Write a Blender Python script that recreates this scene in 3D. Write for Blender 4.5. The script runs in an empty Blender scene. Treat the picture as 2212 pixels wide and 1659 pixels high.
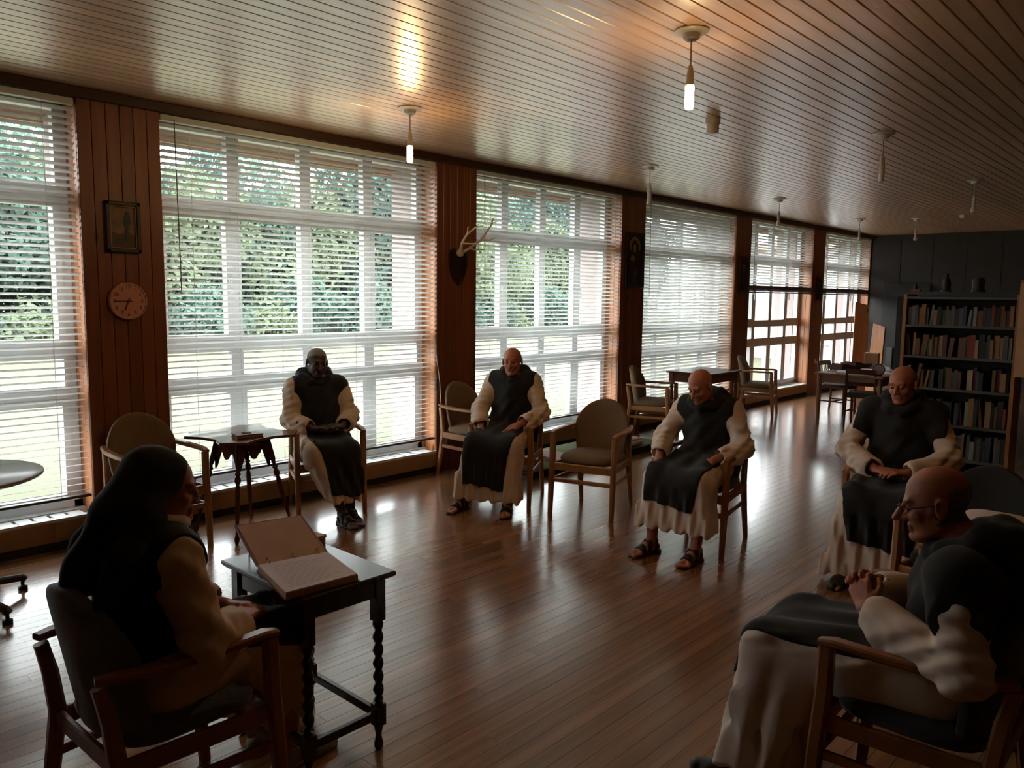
import bpy, math, random
import numpy as np
from mathutils import Vector, Matrix
random.seed(7)
rng = np.random.default_rng(7)
R = math.radians
SC = bpy.context.scene
COL = SC.collection

# ------------------------------------------------------------------ camera, world, exposure
H_EYE = 1.75
PITCH, ROLL, YAW, FPX = 0.110908, 0.0116822, 0.744123, 1700.0
fw = Vector((math.cos(YAW)*math.cos(PITCH), math.sin(YAW)*math.cos(PITCH), -math.sin(PITCH)))
r0 = Vector((math.sin(YAW), -math.cos(YAW), 0)); u0 = r0.cross(fw)
rt = r0*math.cos(ROLL)+u0*math.sin(ROLL); up = -r0*math.sin(ROLL)+u0*math.cos(ROLL)
cam = bpy.data.cameras.new('camera'); cam.sensor_width = 36; cam.sensor_fit = 'HORIZONTAL'
cam.lens = FPX/2212*36; cam.clip_start = 0.05; cam.clip_end = 300
co = bpy.data.objects.new('camera', cam); COL.objects.link(co)
co.matrix_world = Matrix(((rt.x, up.x, -fw.x, 0), (rt.y, up.y, -fw.y, 0), (rt.z, up.z, -fw.z, H_EYE), (0, 0, 0, 1)))
SC.camera = co

SKY = 7.0
w = bpy.data.worlds.new('overcast'); SC.world = w; w.use_nodes = True
bg = w.node_tree.nodes['Background']
bg.inputs['Color'].default_value = (0.93, 0.97, 1.0, 1); bg.inputs['Strength'].default_value = SKY
SC.view_settings.view_transform = 'Standard'; SC.view_settings.look = 'None'
SC.view_settings.gamma = 1; SC.view_settings.use_curve_mapping = False
SC.view_settings.exposure = 1.22
cy = SC.cycles
cy.max_bounces = 8; cy.diffuse_bounces = 5; cy.glossy_bounces = 4; cy.transmission_bounces = 4
cy.transparent_max_bounces = 12; cy.caustics_reflective = False; cy.caustics_refractive = False
cy.sample_clamp_indirect = 6; cy.use_denoising = True
LEFT = 5.77          # plane of the window wall
CEIL = 3.09

# ------------------------------------------------------------------ materials
def mat(name, col, rough=0.6, spec=0.5, metal=0.0, var=0.0, scale=8.0, stretch=(1, 1, 1), bump=0.0, emit=None, estr=0, col2=None, sheen=0, objvar=0.0, coat=0.0, rvar=0.0):
    m = bpy.data.materials.new(name); m.use_nodes = True
    nt = m.node_tree; b = nt.nodes['Principled BSDF']
    b.inputs['Base Color'].default_value = (*col, 1); b.inputs['Roughness'].default_value = rough
    b.inputs['Specular IOR Level'].default_value = spec; b.inputs['Metallic'].default_value = metal
    if coat: b.inputs['Coat Weight'].default_value = coat; b.inputs['Coat Roughness'].default_value = rough*0.8
    if sheen: b.inputs['Sheen Weight'].default_value = sheen
    if emit: b.inputs['Emission Color'].default_value = (*emit, 1); b.inputs['Emission Strength'].default_value = estr
    if var or bump or col2:
        tc = nt.nodes.new('ShaderNodeTexCoord'); mp = nt.nodes.new('ShaderNodeMapping')
        mp.inputs['Scale'].default_value = stretch
        nz = nt.nodes.new('ShaderNodeTexNoise'); nz.inputs['Scale'].default_value = scale; nz.inputs['Detail'].default_value = 5
        nt.links.new(tc.outputs['Object'], mp.inputs['Vector']); nt.links.new(mp.outputs['Vector'], nz.inputs['Vector'])
        if objvar:
            oi = nt.nodes.new('ShaderNodeObjectInfo'); ad = nt.nodes.new('ShaderNodeVectorMath'); ad.operation = 'ADD'
            sc_ = nt.nodes.new('ShaderNodeVectorMath'); sc_.operation = 'SCALE'; sc_.inputs[0].default_value = (17, 31, 23)
            nt.links.new(oi.outputs['Random'], sc_.inputs['Scale'])
            nt.links.new(mp.outputs['Vector'], ad.inputs[0]); nt.links.new(sc_.outputs[0], ad.inputs[1])
            nt.links.new(ad.outputs[0], nz.inputs['Vector'])
        rp = nt.nodes.new('ShaderNodeValToRGB')
        a = col2 if col2 else tuple(c*(1-var) for c in col)
        z = col if col2 else tuple(min(1, c*(1+var)) for c in col)
        rp.color_ramp.elements[0].position = .3; rp.color_ramp.elements[1].position = .7
        rp.color_ramp.elements[0].color = (*a, 1); rp.color_ramp.elements[1].color = (*z, 1)
        nt.links.new(nz.outputs['Fac'], rp.inputs['Fac'])
        out = rp.outputs['Color']
        if objvar:
            mr = nt.nodes.new('ShaderNodeMapRange'); mr.inputs['To Min'].default_value = 1-objvar; mr.inputs['To Max'].default_value = 1+objvar
            nt.links.new(oi.outputs['Random'], mr.inputs['Value'])
            mx = nt.nodes.new('ShaderNodeVectorMath'); mx.operation = 'SCALE'
            nt.links.new(out, mx.inputs[0]); nt.links.new(mr.outputs[0], mx.inputs['Scale']); out = mx.outputs[0]
        nt.links.new(out, b.inputs['Base Color'])
        if rvar:
            r2 = nt.nodes.new('ShaderNodeMapRange'); r2.inputs['To Min'].default_value = rough-rvar; r2.inputs['To Max'].default_value = rough+rvar
            nt.links.new(nz.outputs['Fac'], r2.inputs['Value']); nt.links.new(r2.outputs[0], b.inputs['Roughness'])
        if bump:
            bp = nt.nodes.new('ShaderNodeBump'); bp.inputs['Strength'].default_value = bump; bp.inputs['Distance'].default_value = .01
            nt.links.new(nz.outputs['Fac'], bp.inputs['Height']); nt.links.new(bp.outputs['Normal'], b.inputs['Normal'])
    return m

def knotty(name, col, dark, rough, stretch, objvar=.12, coat=0.0):
    """varnished pine: long grain plus scattered dark knots"""
    m = mat(name, col, rough, var=.16, scale=6, stretch=stretch, objvar=objvar, coat=coat)
    nt = m.node_tree; b = nt.nodes['Principled BSDF']
    src = b.inputs['Base Color'].links[0].from_socket
    tc = nt.nodes.new('ShaderNodeTexCoord'); vo = nt.nodes.new('ShaderNodeTexVoronoi'); vo.inputs['Scale'].default_value = 4.2
    mp = nt.nodes.new('ShaderNodeMapping'); mp.inputs['Scale'].default_value = tuple(.35 if s < 1 else 1 for s in stretch)
    nt.links.new(tc.outputs['Object'], mp.inputs['Vector']); nt.links.new(mp.outputs['Vector'], vo.inputs['Vector'])
    rp = nt.nodes.new('ShaderNodeValToRGB'); rp.color_ramp.elements[0].position = .055; rp.color_ramp.elements[1].position = .1
    rp.color_ramp.elements[0].color = (1, 1, 1, 1); rp.color_ramp.elements[1].color = (0, 0, 0, 1)
    nt.links.new(vo.outputs['Distance'], rp.inputs['Fac'])
    mx = nt.nodes.new('ShaderNodeMix'); mx.data_type = 'RGBA'
    nt.links.new(rp.outputs['Color'], mx.inputs['Factor']); nt.links.new(src, mx.inputs['A']); mx.inputs['B'].default_value = (*dark, 1)
    nt.links.new(mx.outputs['Result'], b.inputs['Base Color'])
    return m

M = {}
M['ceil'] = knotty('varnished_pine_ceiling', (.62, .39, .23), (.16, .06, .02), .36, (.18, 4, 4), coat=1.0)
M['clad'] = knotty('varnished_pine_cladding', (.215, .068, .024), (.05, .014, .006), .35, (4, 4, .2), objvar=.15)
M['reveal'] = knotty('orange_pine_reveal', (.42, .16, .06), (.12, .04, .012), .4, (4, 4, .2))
M['gap'] = mat('dark_joint', (.012, .005, .003), .9)
M['floor'] = mat('varnished_floor_strip', (.30, .145, .066), .21, var=.22, scale=5, stretch=(.35, 5, 1), objvar=.16, rvar=.05, spec=.5, coat=1.0)
M['trim'] = mat('dark_brown_trim', (.055, .022, .009), .5, var=.2, scale=6, stretch=(.2, 3, 3))
M['white'] = mat('white_upvc', (.64, .65, .66), .35)
M['slat'] = mat('white_blind_slat', (.82, .82, .80), .45)
def translucent(m, wgt, col):
    nt = m.node_tree; b = nt.nodes['Principled BSDF']; out = nt.nodes['Material Output']
    tr = nt.nodes.new('ShaderNodeBsdfTranslucent'); tr.inputs['Color'].default_value = (*col, 1)
    mx = nt.nodes.new('ShaderNodeMixShader'); mx.inputs['Fac'].default_value = wgt
    nt.links.new(b.outputs[0], mx.inputs[1]); nt.links.new(tr.outputs[0], mx.inputs[2]); nt.links.new(mx.outputs[0], out.inputs['Surface'])
translucent(M['slat'], .28, (.85, .85, .82))
M['cord'] = mat('pale_cord', (.7, .68, .62), .8)
M['heater'] = mat('tan_heater_casing', (.30, .17, .085), .5, var=.06)
M['black'] = mat('black_paint', (.012, .012, .012), .5)
M['darkwall'] = mat('dark_panel_wall', (.034, .029, .028), .8, var=.15, scale=2)
M['cream_wall'] = mat('dim_brown_wall', (.16, .11, .08), .8, var=.1, scale=2)
def glass():
    m = bpy.data.materials.new('window_glass'); m.use_nodes = True; nt = m.node_tree; nt.nodes.remove(nt.nodes['Principled BSDF'])
    t = nt.nodes.new('ShaderNodeBsdfTransparent'); t.inputs['Color'].default_value = (.95, .97, .96, 1)
    g = nt.nodes.new('ShaderNodeBsdfGlossy'); g.inputs['Roughness'].default_value = .02
    f = nt.nodes.new('ShaderNodeFresnel'); f.inputs['IOR'].default_value = 1.5
    mx = nt.nodes.new('ShaderNodeMixShader'); out = nt.nodes['Material Output']
    ge = nt.nodes.new('ShaderNodeNewGeometry'); ml = nt.nodes.new('ShaderNodeMath'); ml.operation = 'SUBTRACT'; ml.use_clamp = True
    nt.links.new(f.outputs[0], ml.inputs[0]); nt.links.new(ge.outputs['Backfacing'], ml.inputs[1])   # only the entry face mirrors
    nt.links.new(ml.outputs[0], mx.inputs['Fac']); nt.links.new(t.outputs[0], mx.inputs[1]); nt.links.new(g.outputs[0], mx.inputs[2])
    nt.links.new(mx.outputs[0], out.inputs['Surface']); return m
M['glass'] = glass()
M['beech'] = mat('beech_frame', (.36, .165, .062), .38, var=.12, scale=9, stretch=(3, 3, .6))
M['beech_red'] = mat('reddish_beech_frame', (.29, .115, .045), .38, var=.12, scale=9, stretch=(3, 3, .6))
M['tan_fab'] = mat('tan_upholstery', (.20, .125, .065), .9, var=.12, scale=60, bump=.15, sheen=.2)
M['navy_fab'] = mat('dark_teal_upholstery', (.030, .038, .050), .85, var=.25, scale=80, bump=.2, sheen=.4)
M['grey_fab'] = mat('blue_grey_upholstery', (.10, .12, .17), .8, var=.25, scale=80, bump=.2, sheen=.5)
M['blackwool0'] = mat('near_black_upholstery', (.016, .015, .016), .9)
M['dark_oak'] = mat('dark_stained_oak', (.030, .017, .012), .22, var=.3, scale=10, stretch=(3, 3, .5))
M['mahog'] = mat('mahogany', (.085, .026, .012), .25, var=.25, scale=8, stretch=(3, 3, .5))
M['desk'] = mat('desk_oak', (.24, .11, .045), .4, var=.2, scale=7, stretch=(.5, 4, 4))
M['cream'] = mat('cream_wool_tunic', (.70, .57, .48), .9, var=.05, scale=14, sheen=.25)
M['beige'] = mat('beige_wool_habit', (.62, .43, .27), .9, var=.06, scale=14, sheen=.2)
M['blackwool'] = mat('black_wool', (.010, .010, .012), .9, var=.25, scale=30, sheen=.10)
M['skin'] = mat('pale_skin', (.50, .235, .16), .5, var=.06, scale=25)
M['skin_dark'] = mat('dark_skin', (.075, .046, .036), .42, var=.1, scale=25)
M['lip'] = mat('lip', (.36, .12, .09), .5)
M['lip_dark'] = mat('dark_lip', (.06, .022, .02), .5)
M['eye'] = mat('eye_dark', (.02, .014, .012), .2)
M['greyhair'] = mat('short_grey_hair', (.22, .20, .19), .8, var=.3, scale=120, bump=.4)
M['leather'] = mat('dark_sandal_leather', (.012, .011, .011), .45)
M['coif'] = mat('white_linen', (.60, .50, .42), .9)
M['silver'] = mat('metal', (.6, .58, .55), .3, metal=1)
M['brass'] = mat('brass_ring', (.62, .48, .25), .3, metal=1)
M['paper'] = mat('paper', (.72, .60, .58), .8)
M['manila'] = mat('manila_board', (.52, .29, .15), .65, var=.1)
M['manila_red'] = mat('red_brown_board', (.20, .045, .022), .5)
M['plastic_white'] = mat('white_plastic', (.62, .58, .52), .4)
M['bulb_off'] = mat('unlit_bulb', (.72, .68, .66), .25)
M['bulb_on'] = mat('lit_tube_bulb', (1, .9, .7), .3, emit=(1, .66, .30), estr=85)

# ------------------------------------------------------------------ mesh helpers
def link(name, data, parent=None):
    o = bpy.data.objects.new(name, data); COL.objects.link(o)
    if parent is not None: o.parent = parent
    return o
def tag(o, label=None, cat=None, group=None, kind=None):
    if label: o['label'] = label
    if cat: o['category'] = cat
    if group: o['group'] = group
    if kind: o['kind'] = kind
    return o
def empty(name, loc=(0, 0, 0), rz=0, label=None, cat=None, group=None):
    o = link(name, None); o.location = loc; o.rotation_euler = (0, 0, rz); o.empty_display_size = .1
    return tag(o, label, cat, group)
def copy_tree(o, parent=None):
    c = o.copy(); COL.objects.link(c); c.parent = parent
    for ch in list(o.children): copy_tree(ch, c)
    return c

class MB:
    def __init__(s): s.v = []; s.f = []; s.m = []; s.cur = 0
    def add(s, vs, fs):
        n = len(s.v); s.v += [tuple(map(float, q)) for q in vs]
        for f in fs: s.f.append(tuple(n+i for i in f)); s.m.append(s.cur)
        return s
    def box(s, x0, x1, y0, y1, z0, z1):
        return s.add([(x0, y0, z0), (x1, y0, z0), (x1, y1, z0), (x0, y1, z0), (x0, y0, z1), (x1, y0, z1), (x1, y1, z1), (x0, y1, z1)],
                     [(0, 3, 2, 1), (4, 5, 6, 7), (0, 1, 5, 4), (1, 2, 6, 5), (2, 3, 7, 6), (3, 0, 4, 7)])
    def obox(s, c, size, rot=None):
        sx, sy, sz = (q/2 for q in size); rot = rot or Matrix.Identity(3); c = Vector(c)
        vs = [c+rot@Vector(q) for q in ((-sx, -sy, -sz), (sx, -sy, -sz), (sx, sy, -sz), (-sx, sy, -sz), (-sx, -sy, sz), (sx, -sy, sz), (sx, sy, sz), (-sx, sy, sz))]
        return s.add(vs, [(0, 3, 2, 1), (4, 5, 6, 7), (0, 1, 5, 4), (1, 2, 6, 5), (2, 3, 7, 6), (3, 0, 4, 7)])
    def sweep(s, pts, sect, side=(1, 0, 0), scale=None):
        """sect: list of (a,b) offsets; a along `side`-like axis, b along the other normal"""
        pts = [Vector(q) for q in pts]; n = len(sect); side = Vector(side); vs = []
        for i, q in enumerate(pts):
            t = (pts[min(i+1, len(pts)-1)]-pts[max(i-1, 0)]).normalized()
            a = (side-t*side.dot(t))
            a = a.normalized() if a.length > 1e-6 else t.orthogonal().normalized()
            b = t.cross(a); k = scale[i] if scale else 1
            vs += [q+a*(x*k)+b*(y*k) for x, y in sect]
        fs = [(i*n+j, i*n+(j+1) % n, (i+1)*n+(j+1) % n, (i+1)*n+j) for i in range(len(pts)-1) for j in range(n)]
        fs += [tuple(range(n-1, -1, -1)), tuple((len(pts)-1)*n+j for j in range(n))]
        return s.add(vs, fs)
    def bar(s, pts, wx, wy, side=(1, 0, 0), scale=None, ch=.25):
        x, y = wx/2, wy/2; c = min(x, y)*ch*2
        return s.sweep(pts, [(-x+c, -y), (x-c, -y), (x, -y+c), (x, y-c), (x-c, y), (-x+c, y), (-x, y-c), (-x, -y+c)], side, scale)
    def tube(s, pts, r, n=8, scale=None):
        return s.sweep(pts, [(r*math.cos(2*math.pi*i/n), r*math.sin(2*math.pi*i/n)) for i in range(n)], (.13, .97, .2), scale)
    def lathe(s, prof, c=(0, 0, 0), n=16, fn=None):
        vs = []; k = len(prof)
        for r, z in prof:
            for j in range(n):
                a = 2*math.pi*j/n; rr = r*(fn(a, z) if fn else 1)
                vs.append((c[0]+rr*math.cos(a), c[1]+rr*math.sin(a), c[2]+z))
        fs = [(i*n+j, i*n+(j+1) % n, (i+1)*n+(j+1) % n, (i+1)*n+j) for i in range(k-1) for j in range(n)]
        fs += [tuple(range(n-1, -1, -1)), tuple((k-1)*n+j for j in range(n))]
        return s.add(vs, fs)
    def prism(s, poly, z0, z1):
        n = len(poly)
        vs = [(x, y, z0) for x, y in poly]+[(x, y, z1) for x, y in poly]
        return s.add(vs, [tuple(range(n-1, -1, -1)), tuple(range(n, 2*n))]+[(i, (i+1) % n, n+(i+1) % n, n+i) for i in range(n)])
    def xprism(s, poly, T, fn):
        """poly in 2D mapped by fn(u,v,t) for t in (0,T)"""
        n = len(poly); vs = [fn(u, v, 0) for u, v in poly]+[fn(u, v, T) for u, v in poly]
        return s.add(vs, [tuple(range(n-1, -1, -1)), tuple(range(n, 2*n))]+[(i, (i+1) % n, n+(i+1) % n, n+i) for i in range(n)])
    def mesh(s, name, mats, smooth=None):
        me = bpy.data.meshes.new(name); me.from_pydata(s.v, [], s.f)
        for m in (mats if isinstance(mats, (list, tuple)) else [mats]): me.materials.append(m)
        if any(s.m): me.polygons.foreach_set('material_index', s.m)
        import bmesh
        b = bmesh.new(); b.from_mesh(me); bmesh.ops.recalc_face_normals(b, faces=b.faces); b.to_mesh(me); b.free()
        if smooth is not None:
            me.polygons.foreach_set('use_smooth', [True]*len(me.polygons)); me.set_sharp_from_angle(angle=R(smooth))
        return me
    def build(s, name, mats, parent=None, smooth=None, bevel=0):
        o = link(name, s.mesh(name, mats, smooth), parent)
        if bevel:
            b = o.modifiers.new('bevel', 'BEVEL'); b.width = bevel; b.segments = 2; b.limit_method = 'ANGLE'
        return o
def box(name, x0, x1, y0, y1, z0, z1, m, parent=None, bevel=0):
    return MB().box(x0, x1, y0, y1, z0, z1).build(name, m, parent, bevel=bevel)
def pillow(sx, sy, sz, c, n=12, e=4.0):
    """soft cushion: superellipsoid-like pad"""
    mb = MB(); N = 2*n; prof = []
    K = 10
    for i in range(K+1):
        a = -math.pi/2+math.pi*i/K
        prof.append((abs(math.cos(a))**(.45), math.sin(a)))
    vs = []; nn = 32
    for rr, zz in prof:
        for j in range(nn):
            t = 2*math.pi*j/nn
            cx_ = math.copysign(abs(math.cos(t))**(2/e), math.cos(t)); sy_ = math.copysign(abs(math.sin(t))**(2/e), math.sin(t))
            vs.append((c[0]+sx/2*rr*cx_, c[1]+sy/2*rr*sy_, c[2]+sz/2*math.copysign(abs(zz)**.7, zz)+.012*max(0, zz)*(1-(rr)**2)))
    fs = [(i*nn+j, i*nn+(j+1) % nn, (i+1)*nn+(j+1) % nn, (i+1)*nn+j) for i in range(K) for j in range(nn)]
    return mb.add(vs, fs)

# ------------------------------------------------------------------ floor
XA, XB, YA = -2.6, 17.35, -2.6
fl = box('floor', XA, XB, YA, 6.05, -.14, -.012, M['gap']); tag(fl, kind='structure')
pitch = .078; y = YA; unit = MB().box(0, 1, .0009, pitch-.0009, -.012, 0).mesh('floor_strip', M['floor'])
rows = int((LEFT-.02-YA)/pitch)
count = 0; far = MB()
for i in range(rows+1):
    y = YA+i*pitch
    if y < -1.6:
        far.box(XA, XB, y+.0009, y+pitch-.0009, -.012, 0); continue
    x = XA+random.random()*1.6
    cuts = [XA, x+1.6+random.random()*1.2, x+3.6+random.random()*2.0, XB]
    for a, b in zip(cuts[:-1], cuts[1:]):
        o = link('floor_strip', unit, fl); o.location = (a+.0006, y, 0); o.scale = (b-a-.0012, 1, 1); count += 1
tag(far.build('floor_strips_by_wall', M['floor'], fl), kind='stuff')

# ------------------------------------------------------------------ ceiling
ce = box('ceiling', XA, XB, YA, 6.05, CEIL+.02, CEIL+.16, M['gap']); tag(ce, kind='structure')
cp = .093
unit = MB().sweep([(0, 0, 0), (1, 0, 0)], [(0, 0), (0, 0)]) if 0 else None
def plank_mesh():
    # bevelled tongue-and-groove board: face down, small V edges
    sec = [(.0, .02), (.0, .004), (.003, .0), (cp-.0085, .0), (cp-.0055, .004), (cp-.0055, .02)]
    mb = MB(); n = len(sec)
    vs = [(0, a, b) for a, b in sec]+[(1, a, b) for a, b in sec]
    mb.add(vs, [tuple(range(n)), tuple(range(2*n-1, n-1, -1))]+[(i, (i+1) % n, n+(i+1) % n, n+i) for i in range(n)])
    return mb.mesh('ceiling_board', M['ceil'])
unit = plank_mesh()
for i in range(int((LEFT-YA)/cp)+1):
    yy = LEFT-.01-(i+1)*cp
    if yy < YA: break
    x = XA
    cuts = [XA, 2+random.random()*3.5, 7.5+random.random()*4.5, XB]
    for a, b in zip(cuts[:-1], cuts[1:]):
        o = link('ceiling_board', unit, ce); o.location = (a+.0008, yy, CEIL); o.scale = (b-a-.0016, 1, 1)

# ------------------------------------------------------------------ window wall: columns clad in boards
COLS = [(-.98, -.43), (1.98, 2.53), (5.17, 5.71), (8.26, 8.79), (11.30, 11.81), (14.28, 14.82), (17.31, 17.6)]
wl = MB()
wl.box(XA, XB+.3, LEFT+.03, 6.3, 3.03, 3.3)       # lintel
wall = tag(wl.build('wall_windows', M['gap']), kind='structure')
def vboards(x0, x1, n, fx):
    wdt = (x1-x0)/n
    for i in range(n):
        a, b = x0+i*wdt+.001, x0+(i+1)*wdt-.001
        sec = [(a, .022), (a, .003), (a+.003, 0), (b-.003, 0), (b, .003), (b, .022)]
        k = len(sec); vs = [fx(p, q, .0) for p, q in sec]+[fx(p, q, 3.03) for p, q in sec]
        mb = MB().add(vs, [tuple(range(k)), tuple(range(2*k-1, k-1, -1))]+[(j, (j+1) % k, k+(j+1) % k, k+j) for j in range(k)])
        yield mb
for ci, (a, b) in enumerate(COLS):
    wall = tag(box('wall_column', (a if ci else XA)+.02, b-.02, LEFT+.02, 6.10, -.1, 3.03, M['gap']), kind='structure')
    if a < 17:
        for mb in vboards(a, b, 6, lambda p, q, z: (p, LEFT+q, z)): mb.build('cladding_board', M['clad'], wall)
    for side in (0, 1):
        if a > 17 and side == 1: continue
        xx = a if side == 0 else b; sg = 1 if side == 0 else -1
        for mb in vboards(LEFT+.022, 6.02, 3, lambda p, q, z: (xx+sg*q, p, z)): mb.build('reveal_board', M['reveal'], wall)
tr = box('trim_1', XA, XB, LEFT-.035, LEFT+.03, 3.02, CEIL, M['trim'], bevel=.006); tag(tr, kind='structure')
# other walls
wr = box('wall_right', XA, XB, YA-.15, YA, -.1, CEIL+.1, M['cream_wall']); tag(wr, kind='structure')
wb = box('wall_back', XA-.15, XA, YA, 6.05, -.1, CEIL+.1, M['cream_wall']); tag(wb, kind='structure')
we = box('wall_end', XB+.0, XB+.2, YA, 6.05, -.1, CEIL+.1, M['darkwall']); tag(we, kind='structure')
for k in range(14):
    yy = YA+k*.6
    box('wall_panel', XB-.012, XB, yy+.006, min(yy+.594, 5.74), 0, 3.0, M['darkwall'], we)
bs = box('baseboard_end', XB-.03, XB-.012, YA, LEFT, 0, .09, M['trim']); tag(bs, kind='structure')

# ------------------------------------------------------------------ windows, heaters, blinds
FY0, FY1 = 5.99, 6.06
ROWS = [.24, 1.035, 1.34, 2.40, 3.03]
handle = MB().obox((0, -.012, 0), (.028, .02, .05)); handle.bar([(0, -.035, .0), (0, -.035, -.11)], .016, .014)
handle_me = handle.mesh('handle', M['white'])
BLIND_LABEL = {}
def window(n, x0, x1, first_visible=True):
    root = MB()
    f = .06
    root.box(x0, x0+f, FY0, FY1, .22, 3.05).box(x1-f, x1, FY0, FY1, .22, 3.05)
    root.box(x0, x1, FY0, FY1, .22, .22+f).box(x0, x1, FY0, FY1, 3.05-f, 3.05)
    o = tag(root.build('window_%d' % n, M['white'], bevel=.004), kind='structure')
    cols = 4; cw = (x1-x0)/cols
    for c in range(1, cols):
        xm = x0+c*cw; box('mullion', xm-.03, xm+.03, FY0-.01, FY1, .22, 3.05, M['white'], o, bevel=.004)
    for z in ROWS[1:-1]:
        box('transom', x0, x1, FY0-.006, FY1, z-.035, z+.035, M['white'], o, bevel=.004)
    for c in range(cols):
        for r in range(4):
            a, b = x0+c*cw+.03, x0+(c+1)*cw-.03; z0, z1 = ROWS[r]+.035, ROWS[r+1]-.035
            if r == 3: z1 = 3.05-f
            if r == 0: z0 = .22+f
            if c == 0: a = x0+f
            if c == cols-1: b = x1-f
            inn = .045 if (r == 2 and c in (0, 3)) or (r == 0) else .022
            fr = MB()
            fr.box(a, a+inn, FY0-.012, FY1-.01, z0, z1).box(b-inn, b, FY0-.012, FY1-.01, z0, z1)
            fr.box(a+inn, b-inn, FY0-.012, FY1-.01, z0, z0+inn).box(a+inn, b-inn, FY0-.012, FY1-.01, z1-inn, z1)
            fo = fr.build('casement', M['white'], o)
            box('pane', a+inn, b-inn, FY0+.02, FY0+.026, z0+inn, z1-inn, M['glass'], fo)
            if r == 2 and c in (0, 3):
                h = link('handle', handle_me, fo); h.location = (b-.022 if c == 0 else a+.022, FY0-.012, 1.85)
    # sill with the slotted white grille of the heater below
    si = box('sill', x0, x1, 5.93, FY0, .19, .225, M['white'], o)
    g = MB(); xs = x0+.02; k = 0
    while xs < x1-.06:
        L = .022 if k % 5 else .05
        g.box(xs, xs+.085, LEFT+.02, 5.93, .205, .215); xs += .085+L; k += 1
    g.box(x0, x1, LEFT+.0, LEFT+.02, .195, .215).box(x0, x1, 5.92, 5.93, .19, .215)
    g.build('heater_grille', M['white'], o)
for n, (i, j) in enumerate(zip(range(0, 6), range(1, 7))):
    window(n+1, COLS[i][1], COLS[j][0])
for i in range(6):
    x0, x1 = COLS[i][1], COLS[i+1][0]
    e = empty('heater_casing', ((x0+x1)/2, LEFT, 0)); L = (x1-x0)
    lab = ['by the round table', 'behind the slim splay-legged table', 'behind the low platform of magazines', 'behind the square window table',
           'below the first half-raised blind', 'nearest the dark end wall'][i]
    tag(e, 'tan low heater casing with black plinth '+lab, 'heater', 'heater casings under the windows')
    p = MB().box(-L/2, L/2, -.012, .012, .06, .195); p.build('front_panel', M['heater'], e, bevel=.004)
    MB().box(L/2-.26, L/2-.24, -.016, .012, .06, .195).build('end_cover', M['heater'], e)
    MB().box(-L/2, L/2, .0, .02, 0, .06).build('plinth', M['black'], e)
    MB().box(-L/2, L/2, .02, .14, .0, .16).build('heating_element', M['black'], e)

WORDS = ['cut by the frame edge beside the round table', 'behind the seated man with dark skin', 'behind the bald man in front of the antlers',
         'nearly closed and beside the icon', 'half raised behind the small square window table', 'half raised and last before the dark end wall']
def blind(i, zbot, tilt):
    x0, x1 = COLS[i][1]+.012, COLS[i+1][0]-.012; L = x1-x0; ztop = 3.015
    e = empty('venetian_blind', ((x0+x1)/2, LEFT+.035, 0))
    tag(e, 'white slatted venetian blind '+WORDS[i], 'blind', 'venetian blinds')
    MB().box(-L/2, L/2, -.028, .028, ztop-.04, ztop).build('head_rail', M['slat'], e)
    me = bpy.data.meshes.get('slat_%d' % i)
    W = .05; T = R(tilt)
    sec = [(-W/2, 0), (-W/4, .0022), (0, .003), (W/4, .0022), (W/2, 0), (W/4, .0006), (0, .0014), (-W/4, .0006)]
    c, s = math.cos(T), math.sin(T)
    # outer edge (+y) lower, room edge (-y) higher
    pts = [(y*c+z*s, -y*s+z*c) for y, z in sec]
    n = len(pts)
    mb = MB().add([(-L/2, y, z) for y, z in pts]+[(L/2, y, z) for y, z in pts], [tuple(range(n)), tuple(range(2*n-1, n-1, -1))]+[(k, (k+1) % n, n+(k+1) % n, n+k) for k in range(n)])
    sm = mb.mesh('slat', M['slat'])
    z = ztop-.07; k = 0
    nfull = int((ztop-.07-zbot)/.045)
    for k in range(nfull+1):
        o = link('slat', sm, e); o.location = (0, 0, z-k*.045); o.rotation_euler = (random.uniform(-.01, .01), 0, random.uniform(-.0006, .0006))
    zb = z-nfull*.045-.03
    if zbot > 1:                      # raised: bunched slats above the bottom rail
        st = MB()
        for q in range(22): st.box(-L/2, L/2, -.025, .025, zb-.004-q*.0042, zb-.0012-q*.0042)
        st.build('bunched_slats', M['blind_stack'], e); zb -= .1
    MB().box(-L/2, L/2, -.024, .024, zb-.018, zb).build('bottom_rail', M['blind_rail'], e, bevel=.003)
    for fx in (-.42, -.14, .14, .42):
        MB().box(fx*L-.0013, fx*L+.0013, -.0275, -.0262, zb, ztop-.04).build('ladder_cord', M['cord'], e)
    wd = MB(); wd.tube([(-L/2+.09, -.045, ztop-.03), (-L/2+.1, -.05, ztop-1.25)], .004, 6); wd.build('tilt_wand', M['cord_dark'], e)
M['blind_rail'] = mat('grey_blind_rail', (.10, .085, .08), .5)
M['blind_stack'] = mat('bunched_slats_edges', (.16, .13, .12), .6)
M['cord_dark'] = mat('grey_wand', (.25, .24, .22), .5)
blind(0, .36, 20); blind(1, .36, 20); blind(2, .36, 20); blind(3, .36, 46); blind(4, 2.0, 22); blind(5, 2.0, 26)
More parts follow.
